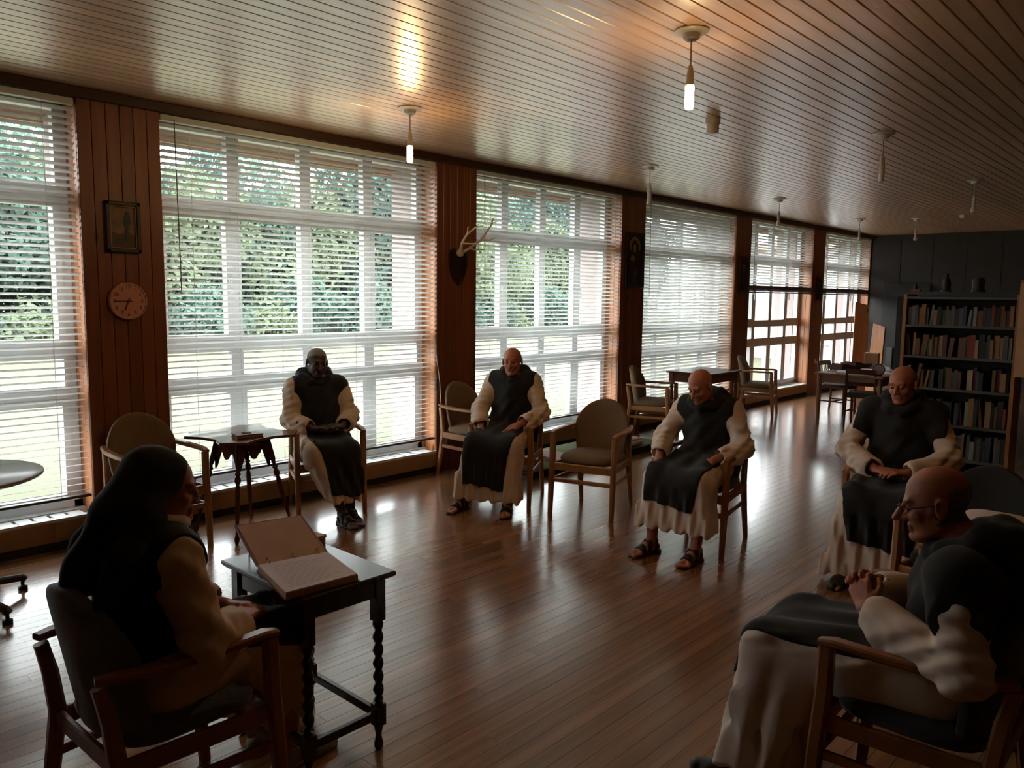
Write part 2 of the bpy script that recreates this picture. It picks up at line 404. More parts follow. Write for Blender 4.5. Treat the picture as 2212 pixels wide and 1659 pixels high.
# ivory pull cord on the second column, tied over the chair, with a wall socket
mb = MB(); mb.tube([(5.10, 5.72, 1.35), (5.12, 5.715, 1.16), (5.15, 5.70, .9), (5.16, 5.69, .66)], .0045, 6)
tag(mb.build('blind_cord', M['cord'], smooth=60), 'pale pull cord hanging beside the dark column behind an empty armchair', 'cord')
for k, (x, yy, z, lab) in enumerate(((5.26, LEFT, .30, 'white wall socket low on the column with the antlers'), (14.6, LEFT, .62, 'white round switch on the last column before the desk'))):
    e = MB().box(-.045, .045, -.016, -.001, -.045, .045).build('wall_socket', M['plastic_white'], bevel=.006); e.location = (x, yy, z)
    tag(e, lab, 'socket')
    MB().box(-.015, .015, -.021, -.015, -.02, .02).build('rocker', M['plastic_white'], e)

# ------------------------------------------------------------------ outside
M['lawn'] = mat('lawn_grass', (.050, .0545, .023), .95, var=.18, scale=1.2, col2=(.058, .056, .031), bump=.3)
M['path'] = mat('gravel_path', (.14, .085, .055), .95, var=.2, scale=20)
M['pave'] = mat('pale_paving', (.22, .21, .21), .9, var=.1, scale=6)
M['pier'] = mat('pink_white_render', (.33, .26, .25), .85, var=.05, scale=14)
M['soffit'] = mat('brown_eaves_board', (.34, .20, .12), .7)
M['leaf1'] = mat('dark_green_leaf', (.085, .13, .105), .9, spec=.05, var=.25, scale=1.3)
M['leaf2'] = mat('mid_green_leaf', (.13, .165, .10), .9, spec=.05, var=.25, scale=1.3)
M['leaf3'] = mat('blue_green_leaf', (.075, .125, .115), .9, spec=.05, var=.25, scale=1.3)
for q, c_ in (('leaf1', (.10, .155, .12)), ('leaf2', (.16, .20, .11)), ('leaf3', (.09, .15, .135))): translucent(M[q], .32, c_)
M['bark'] = mat('bark', (.07, .05, .035), .95, var=.3, scale=8)
ground = MB()
nx, ny = 46, 34
gx = np.linspace(-60, 110, nx); gy = np.concatenate(([6.3], np.linspace(7.5, 120, ny-1)))
vs = [(x, yv, -.12+.0*x) for yv in gy for x in gx]
ground.add(vs, [(j*nx+i, j*nx+i+1, (j+1)*nx+i+1, (j+1)*nx+i) for j in range(ny-1) for i in range(nx-1)])
g = ground.build('lawn', M['lawn']); tag(g, 'pale dry lawn stretching from the windows to the trees', 'lawn', kind='stuff')
pv = box('paving', -4, 40, 6.05, 7.1, -.2, -.09, M['pave']); tag(pv, 'pale paving strip under the eaves', 'paving', kind='structure')
pa = MB().prism([(-30, 25.5), (60, 27.5), (60, 29.0), (-30, 27)], -.13, -.10).build('garden_path', M['path'])
tag(pa, 'orange gravel path crossing the far side of the lawn', 'path')
for i, (a, b) in enumerate(COLS[:-1]+[(17.31, 17.86)]):
    p = box('outer_pier', a+.02, b-.02, 6.11, 6.48, -.15, 3.0, M['pier']); tag(p, 'pink rendered pier outside the '+['window cut by the frame', 'clock column', 'antler column', 'icon column', 'second icon column', 'last column', 'end wall'][i], 'pier', 'outside piers')
ev = MB().box(XA-2, XB+2, 6.1, 6.75, 3.06, 3.3).box(XA-2, XB+2, 6.62, 6.72, 2.98, 3.3)
tag(ev.build('eaves', M['soffit']), 'brown boarded eaves with fascia outside along the windows', 'eaves', kind='structure')
rf = box('roof', XA-1, XB+1, YA-1, 6.75, 3.3, 3.4, M['soffit']); tag(rf, kind='structure')

def foliage(seed, rad, hgt, n, lm):
    g = np.random.default_rng(seed); K = 26
    # clumps in an uneven crown
    cc = g.normal(size=(K, 3)); cc /= np.linalg.norm(cc, axis=1)[:, None]; cc *= g.uniform(.25, .85, (K, 1))
    cc *= np.array([rad, rad, hgt/2]); cr = g.uniform(.28, .48, K)*rad
    idx = g.integers(0, K, n); d = g.normal(size=(n, 3)); d /= np.linalg.norm(d, axis=1)[:, None]
    p = cc[idx]+d*(cr[idx]*g.uniform(.6, 1, n)**.5)[:, None]; p[:, 2] += hgt/2
    s = g.uniform(.06, .13, n); a = g.normal(size=(n, 3)); a /= np.linalg.norm(a, axis=1)[:, None]
    b = np.cross(a, d+.3*g.normal(size=(n, 3))); b /= np.linalg.norm(b, axis=1)[:, None]+1e-9
    v = np.stack([p-a*s[:, None]*1.4, p+b*s[:, None]*.7, p+a*s[:, None]*1.4, p-b*s[:, None]*.7], 1).reshape(-1, 3)
    me = bpy.data.meshes.new('foliage'); me.vertices.add(4*n); me.vertices.foreach_set('co', v.astype(np.float32).ravel())
    me.loops.add(4*n); me.loops.foreach_set('vertex_index', np.arange(4*n, dtype=np.int32))
    me.polygons.add(n); me.polygons.foreach_set('loop_start', np.arange(0, 4*n, 4, dtype=np.int32))
    me.update(calc_edges=True); me.materials.append(lm); return me
protos = [(foliage(1, 3.3, 7.6, 17000, M['leaf1']), -.2), (foliage(2, 3.6, 6.4, 17000, M['leaf2']), -.3), (foliage(3, 2.8, 8.4, 17000, M['leaf3']), -.3)]
tk = MB().tube([(0, 0, -.2), (.05, 0, 1.6), (-.05, .05, 3.4)], .22, 8, scale=[1.2, .9, .5]).mesh('trunk', M['bark'], 60)
KIND = ['dark spreading broadleaf tree', 'yellow-green rounded tree', 'tall blue-green conifer-like tree']
POS = ['seen past the round table', 'seen through the pane over the clock side blind', 'seen behind the nun side window', 'in the gap before the dark man', 'over the man with dark skin', 'behind the antler column', 'over the bald man by the antlers', 'beyond the icon']
trees = []
for k, x in enumerate(np.arange(-7, 46, 2.8)):
    trees.append((x+random.uniform(-.7, .7), 32+random.uniform(-1.5, 2)+.05*k, k % 3 if k % 4 else 1, random.uniform(1.0, 1.3)))
for k, x in enumerate(np.arange(-12, 60, 4.4)): trees.append((x+random.uniform(-.7, .7), 40+random.uniform(-1, 1.5), (k+1) % 3, random.uniform(1.25, 1.6)))
ORD = ['first', 'second', 'third', 'fourth', 'fifth', 'sixth', 'seventh', 'eighth', 'ninth', 'tenth', 'eleventh', 'twelfth', 'thirteenth', 'fourteenth', 'fifteenth', 'sixteenth', 'seventeenth', 'eighteenth', 'nineteenth', 'twentieth']
for k, (x, yv, kd, s) in enumerate(trees):
    e = empty('tree', (x, yv, -.12), random.uniform(0, 6)); e.scale = (s, s, s*random.uniform(.85, 1.1))
    q = k if k < 19 else k-19
    tag(e, '%s in the %s row beyond the lawn, %s from the clock side' % (KIND[kd], 'front' if k < 19 else 'rear', ORD[q]), 'tree', 'trees beyond the lawn')
    f = link('foliage', protos[kd][0], e); f.location = (0, 0, protos[kd][1]); link('trunk', tk, e)
# low dark shrubs in front of the trees
sh = foliage(9, 1.7, 2.4, 4200, M['leaf1'])
sh2 = foliage(10, 1.6, 1.7, 3200, M['leaf2'])
for k in range(20):
    x = -7+k*2.6
    o = link('shrub', sh if k % 3 else sh2); o.location = (x+random.uniform(-.6, .6), 29.0+random.uniform(-.4, .6), -.25); o.rotation_euler = (0, 0, random.uniform(0, 6)); o.scale = (1, 1, random.uniform(.7, 1.1))
    tag(o, '%s low shrub along the path, %s from the clock side' % ('dark green' if k % 3 else 'yellowish', ORD[k]), 'shrub', 'shrubs along the path')
bd = empty('garden_wing', (24, 7, -.12)); tag(bd, 'pale rendered building wing seen through the last windows', 'building')
MB().box(0, 8, -1, 6.5, 0, 3.4).build('wall', M['pier'], bd)
MB().box(-.3, 8, -1.3, 6.8, 3.4, 3.6).build('roof', M['soffit'], bd)
for q in range(2):
    wv = MB().box(-.04, .02, 1+q*2.6, 2.4+q*2.6, .5, 2.6).build('window', M['white'], bd)
    MB().box(-.06, -.03, 1.1+q*2.6, 2.3+q*2.6, .6, 2.5).build('pane', M['greytop'] if 'greytop' in M else M['pave'], wv)

# ------------------------------------------------------------------ pendant lamps, smoke detectors
M['cord_grey'] = mat('lamp_flex', (.45, .42, .38), .6)
rose_me = MB().lathe([(.0, 0), (.085, 0), (.088, -.006), (.075, -.014), (.045, -.018), (.04, -.04), (.022, -.052), (.0, -.053)], n=20).mesh('ceiling_rose', M['plastic_white'], 40)
flex_me = MB().tube([(0, 0, -.05), (0, 0, -.185)], .0045, 6).mesh('flex', M['cord_grey'], 60)
hold_me = MB().lathe([(0, -.17), (.010, -.17), (.015, -.19), (.019, -.215), (.019, -.25), (.022, -.255), (.022, -.268), (0, -.268)], n=14).mesh('lamp_holder', M['plastic_white'], 40)
tubeb = MB().lathe([(0, -.266), (.020, -.266), (.0225, -.275), (.0225, -.37), (.018, -.383), (0, -.387)], n=14)
on_me = tubeb.mesh('bulb', M['bulb_on'], 40)
off_me = MB().lathe([(0, -.264), (.014, -.266), (.015, -.285), (.030, -.315), (.032, -.335), (.024, -.358), (0, -.367)], n=16).mesh('bulb', M['bulb_off'], 40)
stick_me = tubeb.mesh('bulb', M['bulb_off'], 40)
lamps = [(3.64, 2.15, 'lit', 'lit pendant bulb on short flex, the larger one over the open floor'), (3.79, 4.52, 'lit', 'lit pendant bulb hanging in front of the blinds near the clock column'),
         (7.0, 4.56, 'stick', 'unlit pendant tube beside the icon column top'), (6.80, 2.23, 'stick', 'unlit pendant tube over the floor behind the smoke detector'),
         (10.28, 4.65, 'off', 'unlit pendant bulb in front of the sixth column, over the window table'), (10.0, 2.28, 'off', 'unlit pendant bulb above the bookcase'),
         (13.6, 4.75, 'off', 'unlit pendant bulb near the end window blind'), (14.0, 4.0, 'off', 'unlit pendant bulb against the dark end wall')]
for x, yv, st, lab in lamps:
    e = empty('pendant_lamp', (x, yv, CEIL)); tag(e, lab, 'pendant lamp', 'ceiling pendants')
    link('ceiling_rose', rose_me, e); link('flex', flex_me, e); link('lamp_holder', hold_me, e)
    link('bulb', {'lit': on_me, 'stick': stick_me, 'off': off_me}[st], e)
det = MB().lathe([(0, 0), (.055, 0), (.056, -.03), (.05, -.038), (.046, -.04), (.046, -.095), (.038, -.105), (0, -.107)], n=20).mesh('smoke_detector', M['plastic_white'], 35)
det2 = MB().lathe([(0, 0), (.055, 0), (.056, -.02), (.042, -.05), (0, -.06)], n=16).mesh('smoke_detector', M['plastic_white'], 35)
d = link('smoke_detector', det); d.location = (5.5, 3.04, CEIL); tag(d, 'two-tier white smoke detector between the pendants', 'smoke detector')
d = link('smoke_detector', det2); d.location = (13.9, 3.3, CEIL); tag(d, 'small white dome detector near the dark end wall', 'smoke detector')

# ------------------------------------------------------------------ armchairs
def chair_meshes(frame, fab):
    out = []
    for s in (-1, 1):
        mb = MB(); mb.bar([(s*.262, .262, 0), (s*.262, .245, .25), (s*.262, .225, .50), (s*.262, .222, .655)], .043, .052, scale=[.76, .95, 1, .95])
        out.append(('leg', mb.mesh('leg', frame, 40)))
    for s in (-1, 1):
        mb = MB(); mb.bar([(s*.225, -.315, 0), (s*.222, -.27, .22), (s*.218, -.245, .42), (s*.215, -.262, .56), (s*.212, -.285, .66)], .040, .050, scale=[.72, .92, 1, .9, .8])
        out.append(('leg', mb.mesh('leg', frame, 40)))
    for s in (-1, 1):
        mb = MB(); mb.bar([(s*.262, .246, .662), (s*.264, .20, .672), (s*.268, .06, .672), (s*.258, -.10, .674), (s*.232, -.24, .680), (s*.214, -.295, .682)], .046, .026, scale=[.85, 1, 1.05, 1.1, 1, .8])
        out.append(('arm', mb.mesh('arm', frame, 40)))
    mb = MB(); mb.bar([(-.25, .235, .395), (.25, .235, .395)], .024, .062, side=(0, 1, 0)); out.append(('seat_rail', mb.mesh('seat_rail', frame, 40)))
    mb = MB(); mb.bar([(-.21, -.245, .40), (.21, -.245, .40)], .024, .055, side=(0, 1, 0)); out.append(('seat_rail', mb.mesh('seat_rail', frame, 40)))
    for s in (-1, 1):
        mb = MB(); mb.bar([(s*.255, .23, .395), (s*.222, -.24, .395)], .024, .06); out.append(('seat_rail', mb.mesh('seat_rail', frame, 40)))
        mb = MB(); mb.bar([(s*.258, .24, .285), (s*.222, -.26, .285)], .022, .032); out.append(('stretcher', mb.mesh('stretcher', frame, 40)))
    mb = MB(); mb.bar([(-.25, .242, .285), (.25, .242, .285)], .022, .034, side=(0, 1, 0)); out.append(('stretcher', mb.mesh('stretcher', frame, 40)))
    sm = pillow(.475, .46, .085, (0, .0, .452)); out.append(('seat', sm.mesh('seat', fab, 50)))
    # round-topped curved back pad
    mb = MB(); nz, nu = 20, 18; zc, rr, zb, zt = .665, .235, .44, .90
    vs = []; fr = []; bk = []
    for i in range(nz+1):
        z = zb+(zt-zb)*math.sin(math.pi/2*i/nz)
        wd = math.sqrt(max(rr*rr-(z-zc)**2, 1e-5)) if z > zc else rr-(zc-z)*.10-.22*(zc-z)**2
        for j in range(nu+1):
            u = -1+2*j/nu; u = math.sin(u*math.pi/2); x = u*wd
            edge = min(1-abs(u)**4, 1)*min(1, ((zt-z)/.05)**.5 if z > zt-.05 else 1)
            t = .010+.024*math.sqrt(max(edge, 0)); yb = -.205-(z-.45)*.19+1.25*x*x
            fr.append((x, yb+t, z)); bk.append((x, yb-t, z))
    n = len(fr); k = nu+1; fs = []
    for i in range(nz):
        for j in range(nu):
            a = i*k+j; fs += [(a, a+1, a+1+k, a+k), (n+a, n+a+k, n+a+1+k, n+a+1)]
        fs += [(i*k, (i+1)*k, n+(i+1)*k, n+i*k), (i*k+nu, n+i*k+nu, n+(i+1)*k+nu, (i+1)*k+nu)]
    for j in range(nu):
        fs += [(j, n+j, n+j+1, j+1), (nz*k+j, nz*k+j+1, n+nz*k+j+1, n+nz*k+j)]
    mb.add(fr+bk, fs); out.append(('backrest', mb.mesh('backrest', fab, 60)))
    return out
CH_TAN = chair_meshes(M['beech'], M['tan_fab']); CH_NAVY = chair_meshes(M['beech'], M['navy_fab'])
CH_NUN = chair_meshes(M['beech_red'], M['grey_fab']); CH_RED = chair_meshes(M['beech_red'], M['navy_fab']); CH_BLACK = chair_meshes(M['beech'], M['blackwool0']); CH_MIX = chair_meshes(M['beech'], M['navy_fab'])
def ang(dx, dy): return math.atan2(dy, dx)-math.pi/2      # heading of local +y
def chair(meshes, x, y, dx, dy, label):
    e = empty('armchair', (x, y, 0), ang(dx, dy)); tag(e, label, 'armchair', 'round-backed wooden armchairs')
    for n, me in meshes: link(n, me, e)
    return e
CHAIRS = [
 (CH_NUN, 1.03, 2.46, 1, .04, 'reddish wooden armchair with blue-grey back under the veiled nun'),
 (CH_TAN, 2.25, 5.42, 0, -1, 'empty tan-backed armchair against the column with the clock'),
 (CH_NAVY, 3.62, 5.41, -.36, -.93, 'light wooden armchair under the man with dark skin by the window'),
 (CH_TAN, 5.38, 5.42, .04, -1, 'empty tan armchair against the antler column with a pull cord over its arm'),
 (CH_MIX, 4.92, 4.56, -.9, -.43, 'armchair with dark upholstery under the bald man in front of the antler column'),
 (CH_TAN, 5.12, 3.80, -.95, -.26, 'empty tan round-backed armchair standing alone in the ring of seats'),
 (CH_TAN, 8.42, 5.33, .34, -.94, 'empty armchair against the icon column beside the square window table'),
 (CH_RED, 5.0, 2.74, -.985, -.12, 'reddish wooden armchair under the stooping man in the middle of the room'),
 (CH_TAN, 11.33, 5.33, .3, -.95, 'empty pale armchair beyond the square window table'),
 (CH_NAVY, 5.36, 1.55, -.985, -.15, 'armchair under the man seated before the bookcase'),
 (CH_RED, 2.72, .66, 0, 1, 'wooden armchair under the old man in glasses seen in profile'),
 (CH_BLACK, 4.38, .90, -.97, .1, 'empty armchair half hidden behind the head of the man in glasses'),
 (CH_RED, 3.50, .74, .05, 1, 'dark armchair at the frame edge beside the man in glasses')]
for c in CHAIRS: chair(*c)

# ------------------------------------------------------------------ twist-leg table, folder on it
t = empty('twist_leg_table', (1.625, 2.555, 0), 0); tag(t, 'dark oak side table with barley-twist legs holding the open folder', 'side table')
LX, LY, TZ = .155, .235, .715
mb = MB(); mb.sweep([(0, 0, TZ-.026), (0, 0, TZ-.016), (0, 0, TZ-.004), (0, 0, TZ)], [(-.2, -.29), (.2, -.29), (.2, .29), (-.2, .29)], (1, 0, 0), scale=[.955, 1, 1, .985])
mb.build('tabletop', M['dark_oak'], t)
for sx in (-1, 1):
    box('apron', sx*LX-.011, sx*LX+.011, -LY, LY, TZ-.10, TZ-.026, M['dark_oak'], t)
    box('apron', -LX, LX, sx*LY-.011, sx*LY+.011, TZ-.10, TZ-.026, M['dark_oak'], t)
    box('stretcher', sx*LX-.012, sx*LX+.012, -LY, LY, .125, .158, M['dark_oak'], t, bevel=.004)
    box('stretcher', -LX, LX, sx*LY-.012, sx*LY+.012, .125, .158, M['dark_oak'], t, bevel=.004)
def leg_mesh():
    mb = MB(); s = .021
    mb.box(-s, s, -s, s, .52, TZ-.026).box(-s, s, -s, s, .10, .185)
    prof = [(.0205, .185), (.014, .192), (.020, .20)]+[(.0165, .205+.305*i/48) for i in range(49)]+[(.020, .513), (.014, .518), (.0205, .52)]
    n = 16; k0 = len(mb.v); vs = []
    for r, z in prof:
        for j in range(n):
            a = 2*math.pi*j/n; tw = .0048*math.cos(2*(a-(z-.2)*2*math.pi/.105)) if .204 < z < .511 else 0
            vs.append(((r+tw)*math.cos(a), (r+tw)*math.sin(a), z))
    mb.add(vs, [(i*n+j, i*n+(j+1) % n, (i+1)*n+(j+1) % n, (i+1)*n+j) for i in range(len(prof)-1) for j in range(n)])
    mb.lathe([(0, 0), (.013, 0), (.018, .012), (.019, .025), (.013, .045), (.011, .06), (.016, .08), (.020, .1), (0, .1)], n=14)
    return mb.mesh('leg', M['dark_oak'], 45)
lm = leg_mesh()
for sx in (-1, 1):
    for sy in (-1, 1): o = link('leg', lm, t); o.location = (sx*LX, sy*LY, 0)
# open ring folder: pages flat, cover propped on a wire rest
P0, P1, P2, P3 = Vector((1.375, 2.30, TZ)), Vector((1.665, 2.275, TZ)), Vector((1.455, 2.63, TZ)), Vector((1.735, 2.575, TZ))
fo = empty('ring_folder', (0, 0, 0)); tag(fo, 'open ring folder with manila cover propped up on the twist-leg table', 'folder')
def slab(a, b, c, d, z0, z1):
    mb = MB(); q = [a, b, d, c]
    return mb.add([(p.x, p.y, z0) for p in q]+[(p.x, p.y, z1) for p in q], [(3, 2, 1, 0), (4, 5, 6, 7), (0, 1, 5, 4), (1, 2, 6, 5), (2, 3, 7, 6), (3, 0, 4, 7)])
slab(P0, P1, P2, P3, TZ+.001, TZ+.004).build('lower_cover', M['manila_red'], fo)
def inset(f): 
    c = (P0+P1+P2+P3)/4; return [c+(p-c)*f for p in (P0, P1, P2, P3)]
slab(*inset(.97), TZ+.004, TZ+.022).build('page_stack', M['manila'], fo)
a = inset(.955); slab(a[0], a[1], a[2], a[3], TZ+.022, TZ+.026).build('top_page', M['paper'], fo)
# faint typed lines on the top page
tl = MB(); M['ink'] = mat('grey_type', (.42, .34, .34), .8)
for k in range(16):
    f = .1+.8*k/16; l = a[0].lerp(a[2], f); r_ = a[1].lerp(a[3], f); q0 = l.lerp(r_, .1); q1 = l.lerp(r_, .55+.35*random.random()); dd = (a[2]-a[0]).normalized()*.003
    tl.add([(q0.x, q0.y, TZ+.0264), (q1.x, q1.y, TZ+.0264), (q1.x+dd.x, q1.y+dd.y, TZ+.0264), (q0.x+dd.x, q0.y+dd.y, TZ+.0264)], [(0, 1, 2, 3)])
tl.build('typed_lines', M['ink'], fo)
dirh = (P2-P0).normalized(); upv = Vector((dirh.x*.96, dirh.y*.96, .24)).normalized(); ch_ = .32
ca, cb = P2+Vector((0, 0, .02)), P3+Vector((0, 0, .02)); cc_, cd = ca+upv*ch_, cb+upv*ch_
nrm = (cb-ca).cross(upv).normalized()
for nm, mt, o0, o1, f in (('raised_cover', M['manila_red'], -.004, 0, 0), ('inner_sheet', M['manila'], 0, .002, .012)):
    wv = (cb-ca).normalized()*f; uv = upv*f
    q = [ca+wv, cb-wv, cd-wv-uv, cc_+wv-uv]
    MB().add([p+nrm*o0 for p in q]+[p+nrm*o1 for p in q], [(3, 2, 1, 0), (4, 5, 6, 7), (0, 1, 5, 4), (1, 2, 6, 5), (2, 3, 7, 6), (3, 0, 4, 7)]).build(nm, mt, fo)
for f in (.16, .5, .84):
    c = ca.lerp(cb, f)+Vector((0, 0, .004)); mb = MB()
    mb.tube([c-dirh*.018+Vector((0, 0, -.004)), c-dirh*.016+Vector((0, 0, .014)), c+Vector((0, 0, .022)), c+upv*.016+Vector((0, 0, .008)), c+upv*.02], .0022, 6)
    mb.build('binder_ring', M['brass'], fo, smooth=60)
rs = MB(); rb = (P2+P3)/2+dirh*.16
for f in (.12, .88):
    q = P2.lerp(P3, f)
    b = q+dirh*.22; b.z = TZ+.006; top = q+upv*.22+Vector((0, 0, .012)); fb = q+dirh*.04; fb.z = TZ+.006
    rs.tube([fb, b, top], .0035, 6)
rs.tube([P2.lerp(P3, .12)+upv*.22+Vector((0, 0, .012)), P2.lerp(P3, .88)+upv*.22+Vector((0, 0, .012))], .0035, 6)
tag(rs.build('book_rest', M['black'], smooth=60), 'thin black wire rest behind the propped folder cover', 'book rest')
bx = empty('small_box', (1.765, 2.745, TZ), R(10)); tag(bx, 'small brown card box behind the propped folder on the twist-leg table', 'box')
MB().box(-.05, .05, -.035, .035, 0, .036).build('box_body', M['manila'], bx, bevel=.002); MB().box(-.053, .053, -.038, .038, .03, .043).build('lid', M['paper'], bx, bevel=.002)

# ------------------------------------------------------------------ carved splay-legged table and books
t = empty('carved_table', (2.845, 5.30, 0), R(8)); tag(t, 'slim carved table with pierced arched apron and splayed turned legs by the window', 'side table')
M['top_gloss'] = mat('polished_top', (.16, .06, .03), .18, var=.2, scale=6)
pl = []
S = .29
for k in range(4):
    a0 = math.pi/4+k*math.pi/2; c, s = math.cos(a0), math.sin(a0); ca_, sa_ = math.cos(a0-.23), math.sin(a0-.23); cb_, sb_ = math.cos(a0+.23), math.sin(a0+.23)
    rr = S*1.36
    pl += [(rr*ca_, rr*sa_), (rr*cb_, rr*sb_)]
    m0 = a0+math.pi/4
    for u in (-.28, 0, .28): pl.append((S*(1.0-.05*math.cos(u*5))*math.cos(m0+u), S*(1.0-.05*math.cos(u*5))*math.sin(m0+u)))
mb = MB().prism(pl, .712, .732); mb.build('tabletop', M['top_gloss'], t, bevel=.005)
for k in range(4):
    a0 = math.pi/4+k*math.pi/2; q0 = Vector((.17*math.cos(a0), .17*math.sin(a0), .71)); q1 = Vector((.345*math.cos(a0), .345*math.sin(a0), 0))
    mb = MB(); ps = [q0.lerp(q1, f) for f in (0, .24, .30, .33, .35, .37, .40, .43, .47, .52, .7, .9, .94, .96, 1)]
    mb.tube(ps, .0175, 10, scale=[1.15, 1.15, .6, 1.25, .7, 1.2, 1.3, .7, 1.0, 1.05, .9, .6, 1.1, 1.1, .6]); mb.build('leg', M['mahog'], t, smooth=50)
    # double-arched pierced apron panel between two legs
    a1 = a0+math.pi/2; A = Vector((.19*math.cos(a0), .19*math.sin(a0), 0)); B = Vector((.19*math.cos(a1), .19*math.sin(a1), 0)); L = (B-A).length; d1 = (B-A)/L; nn = Vector((d1.y, -d1.x, 0))
    def arch(u): return float(np.interp(abs(u-.5)*2, [0, .12, .22, .30, .38, .46, .55, .64, .74, .84, .92, 1], [.556, .560, .578, .602, .618, .622, .612, .580, .545, .510, .485, .480]))
    N = 40
    strips = MB()
    for i in range(N):
        u, v = i/N, (i+1)/N; zz0, zz1 = arch(u), arch(v)
        hole = abs(abs((u+v)/2-.5)-.16)
        def q(f, z, t_): p = A+d1*(L*f)+nn*(t_-.006+ .0*z)*1.0; return (p.x, p.y, z)
        segs = [(zz0, zz1, .712)] if hole > .045 else [(zz0, zz1, .676-.014*(1-hole/.045)), (None, None, .712)]
        for (l0, l1, tp) in segs:
            if l0 is None: l0 = l1 = .676+.014*(1-hole/.045)
            strips.add([q(u, l0, 0), q(v, l1, 0), q(v, tp, 0), q(u, tp, 0), q(u, l0, .012), q(v, l1, .012), q(v, tp, .012), q(u, tp, .012)],
                       [(0, 3, 2, 1), (4, 5, 6, 7), (0, 1, 5, 4), (1, 2, 6, 5), (2, 3, 7, 6), (3, 0, 4, 7)])
    strips.build('arched_apron', M['mahog'], t)
bk = empty('hymn_book', (2.80, 5.14, .732), R(-12)); tag(bk, 'red-edged flat book lying on the carved window table', 'book')
MB().box(-.09, .09, -.065, .065, 0, .024).build('pages', M['manila'], bk); MB().box(-.094, .094, -.069, .069, .022, .027).box(-.094, .094, -.069, .069, -.0, .004).build('cover', M['mahog'], bk)
pn = MB().tube([(2.76, 5.15, .763), (2.82, 5.12, .763)], .004, 6).build('pen', M['plastic_white']); tag(pn, 'white pen on the book on the carved window table', 'pen')

# ------------------------------------------------------------------ round table at the frame edge
t = empty('round_table', (1.0, 5.0, 0)); tag(t, 'grey-topped round pedestal table cut by the frame edge', 'table')
M['greytop'] = mat('grey_laminate', (.30, .28, .28), .2)
MB().lathe([(0, .735), (.42, .735), (.435, .745), (.435, .758), (.425, .762), (0, .762)], n=40).build('tabletop', M['greytop'], t, smooth=40)
MB().lathe([(0, .05), (.03, .05), (.03, .6), (.05, .7), (.12, .735), (0, .735)], n=16).build('pedestal', M['black'], t, smooth=40)
for k in range(4):
    a0 = R(-68)+k*math.pi/2; c, s = math.cos(a0), math.sin(a0)
    f = MB(); f.bar([(.02*c, .02*s, .12), (.2*c, .2*s, .105), (.37*c, .37*s, .075), (.385*c, .385*s, .06)], .04, .04, side=(-s, c, 0)); fo_ = f.build('foot', M['black'], t, smooth=40)
    MB().lathe([(0, 0), (.026, 0), (.026, .02), (.01, .028), (.01, .06), (0, .06)], (.375*c, .375*s, 0), n=12).build('glide', M['leather'], fo_, smooth=40)

# ------------------------------------------------------------------ low platform with magazines by the wall
t = empty('low_platform', (6.75, 5.22, 0)); tag(t, 'long low black-edged platform with green top beneath the third window', 'platform')
M['greenmat'] = mat('dull_green_baize', (.10, .13, .05), .9, var=.2)
MB().box(-1.2, 1.2, -.36, .36, .0, .075).build('base', M['black'], t, bevel=.004); MB().box(-1.17, 1.17, -.34, .34, .075, .08).build('baize_top', M['greenmat'], t)
def flat_item(name, x, y, z, sx, sy, sz, rz, m, label, cat, extra=None):
    e = empty(name, (x, y, z), R(rz)); tag(e, label, cat)
    MB().box(-sx/2, sx/2, -sy/2, sy/2, 0, sz).build('body' if cat != 'book' else 'pages', m, e, bevel=.002)
    if extra: extra(e)
    return e
M['pinkpaper'] = mat('pink_tinted_paper', (.55, .42, .42), .8); M['greymag'] = mat('grey_magazine', (.36, .34, .36), .35); M['woodbox'] = mat('carved_light_wood', (.27, .13, .05), .6, var=.4, scale=22, bump=.5)
cb = flat_item('carved_box', 5.72, 5.02, .08, .26, .16, .085, 6, M['woodbox'], 'carved brown wooden box on the low platform behind the lone armchair', 'box')
MB().box(-.135, .135, -.085, .085, .075, .092).build('lid', M['woodbox'], cb, bevel=.003)
for k in range(4): MB().lathe([(0, -.008), (.028, -.008), (.03, 0), (.02, .006), (0, .006)], n=12).build('carved_rosette', M['woodbox'], cb).matrix_basis = Matrix.Translation((-.09+.06*k, -.082, .04)) @ Matrix.Rotation(R(90), 4, 'X')
pp = flat_item('paper_pile', 5.72, 5.28, .08, .3, .22, .03, -8, M['pinkpaper'], 'pile of loose white papers beyond the carved box', 'papers')
MB().obox((.03, .01, .035), (.29, .21, .004), Matrix.Rotation(R(9), 3, 'Z')).build('loose_sheet', M['paper'], pp)
mg = flat_item('magazine', 6.25, 5.12, .08, .34, .44, .02, 14, M['greymag'], 'large grey magazine lying open on the low platform', 'magazine')
MB().obox((.0, .02, .03), (.30, .40, .012), Matrix.Rotation(R(-7), 3, 'Z') @ Matrix.Rotation(R(5), 3, 'X')).build('open_page', M['pinkpaper'], mg)
cupm = MB().lathe([(0, 0), (.03, 0), (.038, .02), (.04, .085), (.036, .085), (.033, .02), (0, .012)], n=18)
mugs = [(6.46, 4.97, 'plain white mug on the low platform under the lone armchair'), ]
e = empty('mug', (6.48, 4.98, .08)); tag(e, mugs[0][2], 'mug'); cupm.build('cup', M['pinkpaper'], e, smooth=40)
hh = MB(); hh.tube([(.036, 0, .07), (.06, 0, .065), (.064, 0, .045), (.055, 0, .028), (.036, 0, .025)], .005, 6); hh.build('handle', M['pinkpaper'], e, smooth=60)
e = empty('bowl', (6.68, 5.02, .08)); tag(e, 'shallow pinkish bowl beside the white mug on the low platform', 'bowl')
MB().lathe([(0, 0), (.05, 0), (.085, .03), (.105, .06), (.100, .06), (.08, .032), (.045, .008), (0, .006)], n=22).build('bowl_body', M['pinkpaper'], e, smooth=40)
